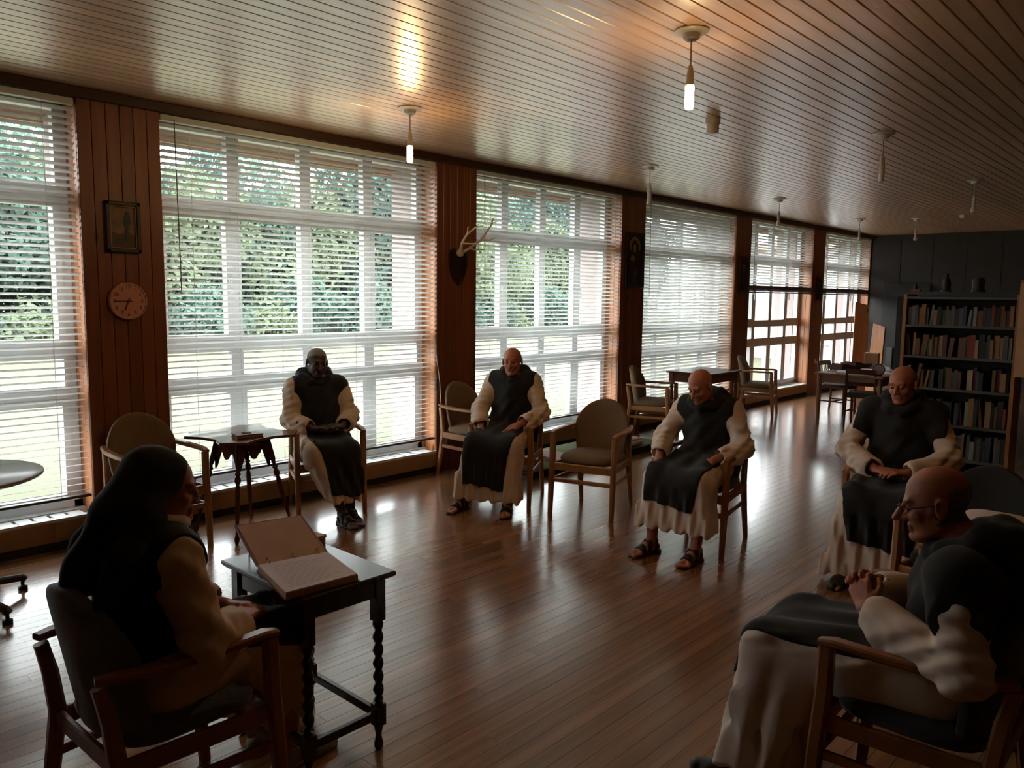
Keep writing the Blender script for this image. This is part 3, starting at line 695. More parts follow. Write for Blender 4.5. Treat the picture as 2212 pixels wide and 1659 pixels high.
MB().lathe([(.04, -.001), (.05, -.001), (.05, .004), (.04, .004)], n=18).build('foot_ring', M['pinkpaper'], e)
e = empty('cloth', (7.42, 5.02, .08)); tag(e, 'crumpled pink-white cloth on the far end of the low platform', 'cloth')
pillow(.36, .24, .06, (0, 0, .03)).build('folded_cloth', M['pinkpaper'], e, smooth=60); pillow(.24, .18, .03, (.03, .0, .068)).build('top_fold', M['paper'], e, smooth=60)

# ------------------------------------------------------------------ square table at the fourth window
t = empty('window_table', (9.62, 5.30, 0), R(2)); tag(t, 'square wooden table with turned legs in front of the nearly closed blind', 'table')
MB().box(-.46, .46, -.33, .33, .755, .78).build('tabletop', M['top_gloss'], t, bevel=.006)
M['apron_red'] = mat('red_brown_apron', (.22, .07, .035), .45, var=.15)
for s in (-1, 1):
    box('apron', -.40, .40, s*.27-.012, s*.27+.012, .64, .755, M['apron_red'], t); box('apron', s*.40-.012, s*.40+.012, -.27, .27, .64, .755, M['apron_red'], t)
lg = MB().box(-.03, .03, -.03, .03, .6, .755); lg.lathe([(0, 0), (.018, 0), (.02, .03), (.014, .06), (.022, .3), (.028, .5), (.02, .54), (.032, .57), (.02, .59), (.028, .6), (0, .6)], n=12)
lm = lg.mesh('leg', M['apron_red'], 45)
for sx in (-1, 1):
    for sy in (-1, 1): o = link('leg', lm, t); o.location = (sx*.40, sy*.27, 0)

# ------------------------------------------------------------------ desk by the last windows
t = empty('desk', (12.35, 3.92, 0), R(-2)); tag(t, 'long oak desk strewn with papers by the last window', 'desk')
MB().box(-1.15, 1.15, -.48, .48, .69, .72).build('desktop', M['desk'], t, bevel=.006)
for s in (-1, 1):
    box('apron', -1.08, 1.08, s*.42-.012, s*.42+.012, .58, .69, M['desk'], t); box('apron', s*1.08-.012, s*1.08+.012, -.42, .42, .58, .69, M['desk'], t)
lm = MB().bar([(0, 0, 0), (0, 0, .69)], .06, .06, scale=[.75, 1]).mesh('leg', M['desk'], 40)
for sx in (-1, 1):
    for sy in (-1, 1): o = link('leg', lm, t); o.location = (sx*1.08, sy*.42, 0)
DZ = .72
M['whitepaper'] = mat('white_paper', (.75, .74, .78), .7)
for k, (x, yv, sx, sy, rz, lab) in enumerate(((11.55, 4.05, .42, .3, 8, 'white sheets near the corner of the oak desk'), (12.0, 3.95, .5, .34, -14, 'long white sheets across the oak desk middle'), (12.6, 3.85, .6, .3, 6, 'white sheets beyond the black alarm clock on the oak desk'), (11.7, 3.62, .3, .22, 20, 'small sheet on the near edge of the oak desk behind the chair back'))):
    e = empty('paper_sheets', (x, yv, DZ), R(rz)); tag(e, lab, 'papers', 'papers on the oak desk')
    for q in range(3): MB().obox((.02*q, .015*q, .003+.004*q), (sx, sy, .003), Matrix.Rotation(R(7*q-5), 3, 'Z')).build('sheet', M['whitepaper'], e)
M['darkred'] = mat('dark_red_tray', (.09, .02, .015), .5)
for k, (x, yv, rz, lab) in enumerate(((11.95, 4.28, -20, 'lower dark red letter tray by the window on the oak desk'), (12.45, 4.28, -16, 'second dark red letter tray beside the desk lamp stand'))):
    e = empty('letter_tray', (x, yv, DZ+.012), R(rz)); tag(e, lab, 'tray')
    b = MB().box(-.2, .2, -.13, .13, 0, .008).box(-.2, -.19, -.13, .13, 0, .07).box(-.2, .2, -.13, -.12, 0, .06).box(-.2, .2, .12, .13, 0, .06); b.build('tray', M['darkred'], e)
    MB().obox((.02, 0, .04), (.34, .2, .05), Matrix.Rotation(R(8), 3, 'Y')).build('file', M['mahog'], e)
e = empty('alarm_clock', (11.36, 3.60, DZ), ang(-.95, -.3)); tag(e, 'round black desk clock with pale dial on the corner of the oak desk', 'clock')
rot = Matrix.Translation((0, 0, .085)) @ Matrix.Rotation(R(-90), 4, 'X')
MB().lathe([(0, -.03), (.07, -.03), (.082, -.015), (.082, .015), (.072, .022), (.068, .012), (0, .012)], n=26).build('case', M['black'], e, smooth=40).matrix_basis = rot
M['dial'] = mat('pale_pink_dial', (.62, .50, .52), .5)
MB().lathe([(0, .0125), (.068, .0125), (.068, .0135), (0, .0135)], n=26).build('dial', M['dial'], e).matrix_basis = rot
hd = MB().bar([(0, 0, .0145), (.03, .028, .0145)], .005, .001, side=(0, 0, 1)).bar([(0, 0, .0145), (-.03, .045, .0145)], .004, .001, side=(0, 0, 1)).build('hands', M['black'], e); hd.matrix_basis = rot
MB().box(-.045, .045, -.02, .02, 0, .012).build('foot', M['black'], e)
e = empty('desk_monitor', (12.45, 3.72, DZ), R(35)); tag(e, 'small black box-shaped monitor standing on the oak desk', 'monitor')
MB().box(-.13, .13, -.1, .1, .05, .34).build('housing', M['black'], e, bevel=.01); MB().box(-.05, .05, -.05, .05, 0, .05).build('stand', M['black'], e)
e = empty('storage_box', (12.9, 4.2, DZ), R(12)); tag(e, 'pale tan box behind the letter trays on the oak desk', 'box')
MB().box(-.13, .13, -.1, .1, 0, .2).build('box_body', M['manila'], e, bevel=.003); MB().box(-.135, .135, -.105, .105, .19, .215).build('lid', M['manila'], e, bevel=.003)

def side_chair(x, y, dx, dy, label, slats):
    e = empty('dining_chair', (x, y, 0), ang(dx, dy)); tag(e, label, 'chair', 'plain wooden dining chairs')
    m = M['mahog']
    for s in (-1, 1):
        MB().bar([(s*.19, .19, 0), (s*.19, .19, .43)], .032, .032, scale=[.75, 1]).build('leg', m, e, smooth=40)
        MB().bar([(s*.19, -.22, 0), (s*.19, -.19, .43), (s*.19, -.21, .62), (s*.185, -.25, .80)], .03, .036, scale=[.8, 1, .9, .8]).build('leg', m, e, smooth=40)
        MB().bar([(s*.19, -.2, .2), (s*.19, .19, .2)], .016, .022).build('stretcher', m, e)
    MB().bar([(-.19, .0, .2), (.19, .0, .2)], .016, .022, side=(0, 1, 0)).build('stretcher', m, e)
    MB().box(-.205, .205, -.2, .21, .40, .44).build('seat_frame', m, e, bevel=.004); pillow(.4, .4, .05, (0, 0, .45)).build('seat', M['navy_fab'], e, smooth=50)
    MB().bar([(-.19, -.245, .77), (0, -.262, .775), (.19, -.245, .77)], .018, .07, side=(0, 1, 0)).build('top_rail', m, e, smooth=40)
    if slats == 1: MB().bar([(-.19, -.21, .6), (0, -.222, .6), (.19, -.21, .6)], .016, .05, side=(0, 1, 0)).build('back_rail', m, e, smooth=40)
    else:
        for q in range(5): MB().bar([(-.13+.065*q, -.2, .44), (-.13+.065*q, -.25, .76)], .016, .012).build('spindle', m, e)
side_chair(11.42, 3.80, 1, .12, 'dark wooden dining chair drawn up to the near corner of the oak desk', 1)
side_chair(12.35, 4.5, -.1, -1, 'spindle-backed wooden chair tucked in behind the oak desk by the window', 5)

# ------------------------------------------------------------------ bookcase with books
BX, BY0, BY1 = 7.5, 1.33, 2.19
t = empty('bookcase', (BX, (BY0+BY1)/2, 0), 0); tag(t, 'tall dark open bookcase with tan posts full of old books', 'bookcase')
hw = (BY1-BY0)/2; M['shelf'] = mat('dark_grey_shelf', (.075, .068, .062), .5); M['post'] = mat('tan_post', (.30, .13, .04), .5, var=.2, scale=8, stretch=(3, 3, .4)); M['caseback'] = mat('black_case_back', (.02, .019, .018), .8)
for s in (-1, 1): box('post', 0, .29, s*hw-.014, s*hw+.014, 0, 1.81, M['post'], t)
box('back_panel', .275, .29, -hw+.014, hw-.014, 0, 1.80, M['caseback'], t)
SH = [.13, .40, .69, 1.0, 1.275, 1.545]
for z in SH+[1.79]: box('shelf', .004, .275, -hw+.014, hw-.014, z-.022, z, M['shelf'], t, bevel=.002)
box('plinth', .02, .04, -hw+.014, hw-.014, 0, .108, M['shelf'], t)
BC = {'grey': (.085, .085, .088), 'black': (.018, .018, .02), 'brown': (.16, .075, .03), 'tan': (.33, .18, .085), 'maroon': (.10, .022, .030), 'red': (.24, .035, .018), 'pale grey': (.24, .24, .235), 'dark green': (.03, .06, .035), 'dark blue': (.03, .04, .08), 'ochre': (.30, .14, .03), 'cream': (.42, .30, .20)}
BM = {k: mat('book_cloth_'+k.replace(' ', '_'), tuple(q*.8 for q in v), .65, var=.1, scale=20) for k, v in BC.items()}
M['pages'] = mat('book_page_edges', (.42, .33, .24), .9)
pal = ['grey']*6+['black']*6+['brown']*5+['tan']*4+['maroon']*4+['pale grey']*3+['red', 'dark green', 'dark blue', 'dark blue', 'ochre', 'cream']
ROWN = ['bottom shelf', 'fifth shelf down', 'fourth shelf down', 'third shelf down', 'second shelf down', 'top shelf']
def nth(i): return '%d%s' % (i, 'th' if 10 <= i % 100 <= 20 else {1: 'st', 2: 'nd', 3: 'rd'}.get(i % 10, 'th'))
cov_cache = {}
for r, z in enumerate(SH):
    top = (SH+[1.79])[r+1]-.03; yv = BY1-.022; k = 0
    while True:
        th = random.choice([.016, .02, .024, .028, .034, .042]); hh_ = random.uniform(.6, .86)*(top-z); dp = random.uniform(.13, .18)
        if random.random() < .05: yv -= random.uniform(.02, .07)
        lean = 0
        if random.random() < .07: lean = R(random.choice([-7, 6, 9]))
        ext = hh_*abs(math.sin(lean))
        if yv-th-ext < BY0+.02: break
        k += 1; c = random.choice(pal)
        if r == 4 and .58 < (BY1-yv)/.86 < .64: c = 'red'; hh_ = .8*(top-z); th = .05
        e = link('book', None); e.location = (BX+.03+random.uniform(0, .02), yv-th/2-ext/2, z); e.rotation_euler = (lean, 0, 0)
        if lean: e.location.z += abs(math.sin(lean))*th/2
        tag(e, '%s %s book, %s from the window-side post on the %s' % ('tall' if hh_ > .2 else 'short', c, nth(k), ROWN[r]), 'book', 'books in the tall bookcase')
        key = (c, round(th, 3), round(hh_, 2), round(dp, 2))
        h2 = hh_
        b = MB().box(0, .003, -th/2, th/2, 0, h2).box(.003, dp, -th/2, -th/2+.0025, 0, h2).box(.003, dp, th/2-.0025, th/2, 0, h2); b.build('cover', BM[c], e)
        MB().box(.003, dp-.004, -th/2+.0026, th/2-.0026, .003, h2-.005).build('pages', M['pages'], e)
        yv -= th+ext+.0008
# sheet hung on the bookcase end, and a second darker case with statuettes behind
ht = empty('hanging_board', (7.40, 1.24, 0), 0); tag(ht, 'tan hardboard sheet hanging on the end of the bookcase', 'board')
MB().box(-.005, .005, -.09, .07, 1.15, 1.92).build('sheet', M['manila'], ht); MB().box(-.012, .012, -.09, .07, 1.90, 1.93).build('top_batten', M['post'], ht)
cbt = empty('rear_cabinet', (10.5, 2.55, 0)); tag(cbt, 'black tall cabinet behind the bookcase carrying statuettes', 'cabinet')
MB().box(-.2, .2, -.72, .55, 0, 1.80).build('carcass', M['caseback'], cbt, bevel=.004); MB().box(-.23, .23, -.75, .58, 1.80, 1.86).build('top_board', M['black'], cbt)
for q in range(2):
    dd_ = MB().box(-.215, -.2, -.70+.63*q, -.09+.63*q, .05, 1.77).build('cabinet_door', M['caseback'], cbt, bevel=.004); MB().obox((-.225, -.12+.1*q, .9), (.02, .012, .1)).build('handle', M['silver'], dd_)
fig = MB().lathe([(0, 0), (.06, 0), (.06, .02), (.045, .03), (.05, .1), (.035, .16), (.014, .175), (.022, .195), (.022, .215), (.01, .23), (0, .23)], n=14)
fig2 = MB().lathe([(0, 0), (.075, 0), (.07, .02), (.06, .05), (.065, .14), (.05, .17), (.0, .18)], n=14)
for (x, yv, z, f, lab, s) in ((10.5, 2.96, 1.86, fig, 'small dark statuette beside a red box on the black cabinet', .5), (10.5, 2.62, 1.86, fig, 'tall pointed statuette on the black cabinet', 1.0), (10.5, 2.28, 1.86, fig2, 'squat dark jar on the black cabinet', 1.0)):
    o = link('statuette', f.mesh('statuette', M['black'], 40)); o.location = (x, yv, z); o.scale = (s, s, s); tag(o, lab, 'statuette')
o = MB().box(-.03, .03, -.05, .05, 0, .03).build('red_box', M['manila_red'], bevel=.003); o.location = (10.38, 2.92, 1.86); tag(o, 'tiny red box on the black cabinet beside the small statuette', 'box')
# leaning boards and door by the end wall
do = box('door_1', XB-.05, XB-.012, 4.6, 5.5, 0, 2.1, M['caseback'], bevel=.004); tag(do, kind='structure'); 
MB().obox((XB-.08, 4.7, 1.0), (.05, .02, .12)).build('door_handle', M['silver'], do)
for (x, yv, z1, rz, lab) in ((15.6, 5.30, 1.72, 30, 'tall tan board leaning beside the end window'), (14.6, 4.72, 1.35, -20, 'shorter tan board leaning in front of the dark end wall')):
    e = empty('leaning_board', (x, yv, 0), R(rz)); tag(e, lab, 'board')
    MB().add([(-.02, -.14, 0), (.02, -.14, 0), (.12, -.12, z1-.06), (.08, -.12, z1-.06), (-.02, .14, 0), (.02, .14, 0), (.12, .12, z1), (.08, .12, z1)], [(0, 1, 2, 3), (4, 7, 6, 5), (0, 4, 5, 1), (1, 5, 6, 2), (2, 6, 7, 3), (3, 7, 4, 0)]).build('panel', M['reveal'], e)
    MB().box(-.03, .03, -.16, .16, 0, .03).build('foot_rail', M['trim'], e)

# cloth and files on the empty chair by the frame edge
e = empty('document_box', (4.36, .80, .505), R(8)); tag(e, 'dark document box on the seat of the half-hidden empty armchair', 'box')
MB().box(-.15, .15, -.17, .17, 0, .10).build('box_body', M['greymag'], e, bevel=.004); MB().box(-.155, .155, -.175, .175, .085, .115).build('lid', M['greymag'], e, bevel=.004)
e = empty('pale_cloth', (4.36, .80, .62)); tag(e, 'pale pinkish cloth folded on top of the dark document box', 'cloth')
pillow(.34, .36, .05, (0, 0, .025)).build('folded_cloth', M['paper'], e, smooth=60); pillow(.28, .3, .04, (.02, 0, .065)).build('top_fold', M['paper'], e, smooth=60)

# ------------------------------------------------------------------ things hung on the columns
e = empty('wall_clock', (2.255, LEFT, 1.685)); tag(e, 'round pinkish wall clock reading quarter to seven on the first column', 'clock')
M['clockface'] = mat('clock_face', (.62, .30, .22), .5); M['clockink'] = mat('clock_ink', (.06, .02, .015), .5)
rot = Matrix.Rotation(R(90), 4, 'X')
MB().lathe([(0, 0), (.128, 0), (.13, .01), (.128, .03), (.122, .034), (.118, .028), (0, .028)], n=40).build('case', M['clockface'], e, smooth=40).matrix_basis = rot
NUM = {}
for k in range(1, 13):
    cu = bpy.data.curves.new('numeral', 'FONT'); cu.body = str(k); cu.size = .036; cu.align_x = 'CENTER'; cu.align_y = 'CENTER'; cu.extrude = .0005; cu.materials.append(M['clockink'])
    tmp = link('numeral', cu); bpy.context.view_layer.update()
    me = bpy.data.meshes.new_from_object(tmp.evaluated_get(bpy.context.evaluated_depsgraph_get())); bpy.data.objects.remove(tmp)
    o = link('numeral', me, e); a0 = R(90-30*k); o.location = (.094*math.cos(a0), -.0292, .094*math.sin(a0)); o.rotation_euler = (R(90), 0, 0)
def hand(an, L, wd, nm):
    a0 = R(90-an); d = Vector((math.cos(a0), 0, math.sin(a0))); mb = MB()
    mb.bar([(-d.x*.025, -.031, -d.z*.025), (d.x*L, -.031, d.z*L)], wd, .002, side=(-d.z, 0, d.x)); mb.build(nm, M['clockink'], e)
hand(270, .10, .006, 'minute_hand'); hand(202, .07, .008, 'hour_hand')
MB().lathe([(0, .03), (.009, .03), (.009, .034), (0, .034)], n=12).build('hub', M['clockink'], e).matrix_basis = rot
# framed picture
M['frame_dark'] = mat('dark_picture_frame', (.035, .018, .012), .4); M['gilt'] = mat('gilt_slip', (.34, .2, .09), .45)
def framed(nm, x, z, wd, ht, fr, bg, label, cat, slip=None):
    e = empty(nm, (x, LEFT, z)); tag(e, label, cat); mb = MB()
    for s in (-1, 1): mb.box(s*wd/2-(fr if s > 0 else 0), s*wd/2+(0 if s > 0 else fr), -.03, -.002, -ht/2, ht/2)
    for s in (-1, 1): mb.box(-wd/2, wd/2, -.03, -.002, s*ht/2-(fr if s > 0 else 0), s*ht/2+(0 if s > 0 else fr))
    mb.build('frame', M['frame_dark'], e, bevel=.006)
    iw, ih = wd/2-fr, ht/2-fr
    if slip:
        g_ = MB()
        for s in (-1, 1): g_.box(s*iw-(slip if s > 0 else 0), s*iw+(0 if s > 0 else slip), -.024, -.004, -ih, ih); g_.box(-iw, iw, -.024, -.004, s*ih-(slip if s > 0 else 0), s*ih+(0 if s > 0 else slip))
        g_.build('gilt_slip', M['gilt'], e)
    MB().box(-iw, iw, -.014, -.004, -ih, ih).build('picture', bg, e)
    return e
def daub(e, pts, m, y=-.0155, nm='painted_shape'):
    MB().xprism(pts, .0012, lambda u, v, t_: (u, y+t_, v)).build(nm, m, e)
def ell2(cx, cz, rx, rz, n=16): return [(cx+rx*math.cos(2*math.pi*i/n), cz+rz*math.sin(2*math.pi*i/n)) for i in range(n)]
pbg = mat('picture_landscape', (.20, .12, .06), .5, var=.4, scale=9)
blue = mat('slate_blue_paint', (.035, .05, .06), .5); brn = mat('brown_paint', (.09, .05, .02), .5); skt = mat('flesh_paint', (.30, .15, .07), .5); redp = mat('dull_red_paint', (.10, .02, .025), .5)
gold = mat('gold_paint', (.30, .13, .025), .45); blk = mat('near_black_paint', (.014, .014, .016), .5)
e = framed('framed_picture', 2.245, 2.195, .235, .35, .03, pbg, 'small dark-framed picture of a standing blue figure above the clock', 'picture', .006)
daub(e, [(-.08, -.138), (.08, -.138), (.08, -.06), (.03, -.03), (-.03, -.05), (-.08, -.03)], brn)
daub(e, [(.012, -.09), (.032, -.09), (.036, .0), (.055, .03), (.048, .08), (.03, .095), (.012, .08), (.006, .03), (.014, 0)], blue, -.0165)
daub(e, ell2(.03, .098, .012, .014), blue, -.0172); daub(e, [(-.062, -.118), (-.012, -.118), (-.005, -.085), (-.03, -.068), (-.055, -.082)], blue, -.0168)
# icon: a haloed veiled figure, generic
e = framed('icon', 8.54, 2.225, .42, .70, .045, blk, 'large dark icon of a haloed veiled figure on the third column', 'icon')
daub(e, [(.125*math.cos(R(a_)), .17+.13*math.sin(R(a_))) for a_ in range(-20, 201, 10)], gold)
daub(e, [(-.09, .05), (-.08, .19), (-.03, .25), (.03, .25), (.08, .19), (.09, .05), (.14, -.10), (-.14, -.10)], blk, -.0165)
daub(e, ell2(-.01, .155, .036, .055), skt, -.0172); daub(e, ell2(-.045, .02, .05, .035), gold, -.0172); daub(e, ell2(-.06, .045, .022, .026), skt, -.018)
daub(e, [(.0, -.12), (.05, -.1), (.06, -.17), (.03, -.22), (-.01, -.18)], redp, -.0165)
e = framed('icon', 11.56, 2.13, .30, .56, .04, blk, 'narrow dark icon in black frame on the fourth column', 'icon'); daub(e, ell2(0, .02, .03, .12), redp, -.0165); daub(e, ell2(0, .12, .028, .034), skt, -.017)
e = framed('icon', 14.56, 1.95, .26, .44, .04, blk, 'smallest dark framed icon on the column before the desk', 'icon'); daub(e, ell2(0, .0, .04, .09), blue, -.0165); daub(e, ell2(0, .1, .022, .028), skt, -.017)
# antlers on a shield
e = empty('antler_trophy', (5.44, LEFT, 2.06)); tag(e, 'pair of pale antlers on a dark shield mounted on the second column', 'antlers')
M['shield'] = mat('dark_shield', (.020, .008, .008), .45); M['bone'] = mat('bleached_antler', (.60, .46, .33), .6, var=.2, scale=18)
sp = [(-.11, .13), (-.05, .155), (0, .14), (.05, .155), (.11, .13), (.12, .0), (.085, -.12), (0, -.21), (-.085, -.12), (-.12, 0)]
MB().xprism(sp, .025, lambda u, v, t_: (u, -.026+t_, v)).build('shield', M['shield'], e, bevel=.006)
MB().lathe([(0, 0), (.03, .0), (.042, .03), (.03, .065), (0, .075)], n=14).build('skull_plate', M['bone'], e, smooth=60).matrix_basis = Matrix.Translation((0, -.02, .10)) @ Matrix.Rotation(R(65), 4, 'X')
def antler(pts, sc, tines, nm):
    mb = MB(); mb.tube(pts, .013, 8, scale=sc)
    for q in tines: mb.tube(q, .009, 7, scale=[1, .8, .45, .2][:len(q)])
    mb.build(nm, M['bone'], e, smooth=60)
antler([(-.02, -.07, .13), (-.05, -.12, .2), (-.06, -.2, .28), (-.03, -.29, .345), (.0, -.35, .36)], [1.3, 1, .9, .6, .2], [[(-.05, -.13, .2), (-.01, -.2, .195), (.03, -.25, .2)], [(-.06, -.21, .29), (-.09, -.25, .35)]], 'antler')
antler([(.02, -.07, .12), (.07, -.13, .17), (.13, -.20, .235), (.155, -.27, .33), (.17, -.33, .40), (.21, -.36, .42)], [1.3, 1.05, .95, .7, .4, .2], [[(.05, -.1, .16), (.1, -.17, .14), (.16, -.22, .145)], [(.13, -.21, .24), (.17, -.29, .235), (.2, -.34, .26)], [(.16, -.31, .38), (.14, -.36, .44)]], 'antler')

# ------------------------------------------------------------------ people: smooth-union fields polygonised with surface nets
V3 = lambda *a: np.array(a, float)
class Field:
    def __init__(s, lo, hi, h):
        s.lo = np.array(lo, np.float32); s.h = h; s.n = np.ceil((np.array(hi)-np.array(lo))/h).astype(int)+1
        s.d = np.full(s.n, .5, np.float32)
    def copy(s):
        f = Field.__new__(Field); f.lo, f.h, f.n, f.d = s.lo, s.h, s.n, s.d.copy(); return f
    def sub(s, lo, hi, pad):
        a = np.clip(np.floor((np.array(lo)-pad-s.lo)/s.h).astype(int), 0, s.n); b = np.clip(np.ceil((np.array(hi)+pad-s.lo)/s.h).astype(int)+1, 0, s.n)
        if np.any(b <= a): return None
        sl = tuple(slice(i, j) for i, j in zip(a, b))
        g = [(s.lo[k]+s.h*np.arange(a[k], b[k], dtype=np.float32)).reshape([-1 if q == k else 1 for q in range(3)]) for k in range(3)]
        return sl, g
    def put(s, sl, v, k, mode):
        d = s.d[sl]
        if mode == 'add':
            s.d[sl] = np.minimum(d, v) if k <= 0 else np.minimum(d, v)-np.maximum(k-np.abs(d-v), 0)**2/(4*k)
        else:
            v = -v; s.d[sl] = np.maximum(d, v) if k <= 0 else np.maximum(d, v)+np.maximum(k-np.abs(d-v), 0)**2/(4*k)
    def cap(s, a, b, ra, rb=None, k=.02, mode='add', pad=.06):
        rb = ra if rb is None else rb; a = np.array(a, np.float32); b = np.array(b, np.float32); r = max(ra, rb)
        q = s.sub(np.minimum(a, b)-r, np.maximum(a, b)+r, pad)
        if q is None: return s
        sl, (x, y, z) = q; ab = b-a; L2 = float(ab@ab)+1e-9
        px, py, pz = x-a[0], y-a[1], z-a[2]
        t = np.clip((px*ab[0]+py*ab[1]+pz*ab[2])/L2, 0, 1)
        v = np.sqrt((px-t*ab[0])**2+(py-t*ab[1])**2+(pz-t*ab[2])**2)-(ra+(rb-ra)*t)
        s.put(sl, v, k, mode); return s
    def ell(s, c, r, rot=None, k=.02, mode='add', pad=.06):
        c = np.array(c, np.float32); r = np.array(r, np.float32); m = float(r.max())
        ext = r if rot is None else np.abs(rot)@r
        q = s.sub(c-ext, c+ext, pad)
        if q is None: return s
        sl, (x, y, z) = q; x, y, z = x-c[0], y-c[1], z-c[2]
        if rot is not None:
            T = rot.T; x, y, z = T[0, 0]*x+T[0, 1]*y+T[0, 2]*z, T[1, 0]*x+T[1, 1]*y+T[1, 2]*z, T[2, 0]*x+T[2, 1]*y+T[2, 2]*z
        k0 = np.sqrt((x/r[0])**2+(y/r[1])**2+(z/r[2])**2); k1 = np.sqrt((x/r[0]**2)**2+(y/r[1]**2)**2+(z/r[2]**2)**2)+1e-6
        s.put(sl, k0*(k0-1)/k1, k, mode); return s
    def path(s, pts, rads, k=.02, pad=.06):
        for i in range(len(pts)-1): s.cap(pts[i], pts[i+1], rads[i], rads[i+1], k, pad=pad)
        return s
    def axes(s):
        return [(s.lo[k]+s.h*np.arange(s.n[k], dtype=np.float32)).reshape([-1 if q == k else 1 for q in range(3)]) for k in range(3)]
    def cut(s, v): s.d = np.maximum(s.d, v.astype(np.float32)); return s
    def ripple(s, fn):
        x, y, z = s.axes(); near = np.abs(s.d) < .05
        ii = np.nonzero(near); X = x.ravel()[ii[0]]; Y = y.ravel()[ii[1]]; Z = z.ravel()[ii[2]]
        s.d[ii] += fn(X, Y, Z).astype(np.float32); return s
    def mesh(s, name, mats, matfn=None):
        d = s.d; neg = d < 0
        cnt = np.zeros(tuple(s.n-1), np.int8)
        for i in (0, 1):
            for j in (0, 1):
                for k in (0, 1): cnt += neg[i:s.n[0]-1+i, j:s.n[1]-1+j, k:s.n[2]-1+k]
        act = (cnt > 0) & (cnt < 8); c = np.argwhere(act).astype(np.int32); n = len(c)
        cid = np.full(tuple(s.n-1), -1, np.int32); cid[act] = np.arange(n, dtype=np.int32)
        corner = [(i, j, k) for i in (0, 1) for j in (0, 1) for k in (0, 1)]
        val = np.stack([d[c[:, 0]+i, c[:, 1]+j, c[:, 2]+k] for i, j, k in corner], 1)
        acc = np.zeros((n, 3), np.float32); num = np.zeros(n, np.float32)
        for a in range(8):
            for b in range(a+1, 8):
                df = [q-p for p, q in zip(corner[a], corner[b])]
                if sum(abs(q) for q in df) != 1: continue
                va, vb = val[:, a], val[:, b]; m = (va < 0) != (vb < 0)
                t = np.where(m, va/(va-vb+1e-12), 0)
                p = np.array(corner[a], np.float32)+t[:, None]*np.array(df, np.float32)
                acc += p*m[:, None]; num += m
        v = (c+acc/num[:, None])*s.h+s.lo
        quads = []
        for ax in range(3):
            o1, o2 = [(1, 2), (2, 0), (0, 1)][ax]
            sl0 = [slice(1, s.n[q]-1) for q in range(3)]; sl0[ax] = slice(0, s.n[ax]-1); sl1 = list(sl0); sl1[ax] = slice(1, s.n[ax])
            A, B = neg[tuple(sl0)], neg[tuple(sl1)]; e = np.argwhere(A != B)
            if not len(e): continue
            flip = A[tuple(e.T)]; e[:, o1] += 1; e[:, o2] += 1
            def cell(a, b):
                q = e.copy(); q[:, o1] -= a; q[:, o2] -= b; return cid[tuple(q.T)]
            Q = np.stack([cell(1, 1), cell(0, 1), cell(0, 0), cell(1, 0)], 1)
            Q[~flip] = Q[~flip][:, ::-1]; quads.append(Q)
        Q = np.concatenate(quads); me = bpy.data.meshes.new(name)
        me.vertices.add(n); me.vertices.foreach_set('co', v.astype(np.float32).ravel())
        me.loops.add(4*len(Q)); me.loops.foreach_set('vertex_index', Q.astype(np.int32).ravel())
        me.polygons.add(len(Q)); me.polygons.foreach_set('loop_start', np.arange(0, 4*len(Q), 4, dtype=np.int32))
        me.polygons.foreach_set('use_smooth', np.ones(len(Q), bool))
        for m in mats: me.materials.append(m)
        if matfn is not None: me.polygons.foreach_set('material_index', matfn(v[Q].mean(1)).astype(np.int32))
        me.update(calc_edges=True); me.validate(); return me

def rotm(pitch, yaw=0, roll=0):
    """pitch>0 looks down, yaw>0 turns to the person's left"""
    cp_, sp_ = math.cos(pitch), math.sin(pitch); cy_, sy_ = math.cos(yaw), math.sin(yaw); cr, sr = math.cos(roll), math.sin(roll)
    Rx = np.array([[1, 0, 0], [0, cp_, sp_], [0, -sp_, cp_]]); Rz = np.array([[cy_, -sy_, 0], [sy_, cy_, 0], [0, 0, 1]]); Ry = np.array([[cr, 0, sr], [0, 1, 0], [-sr, 0, cr]])
    return Rz@Rx@Ry
def unit(v): v = np.array(v, float); return v/np.linalg.norm(v)

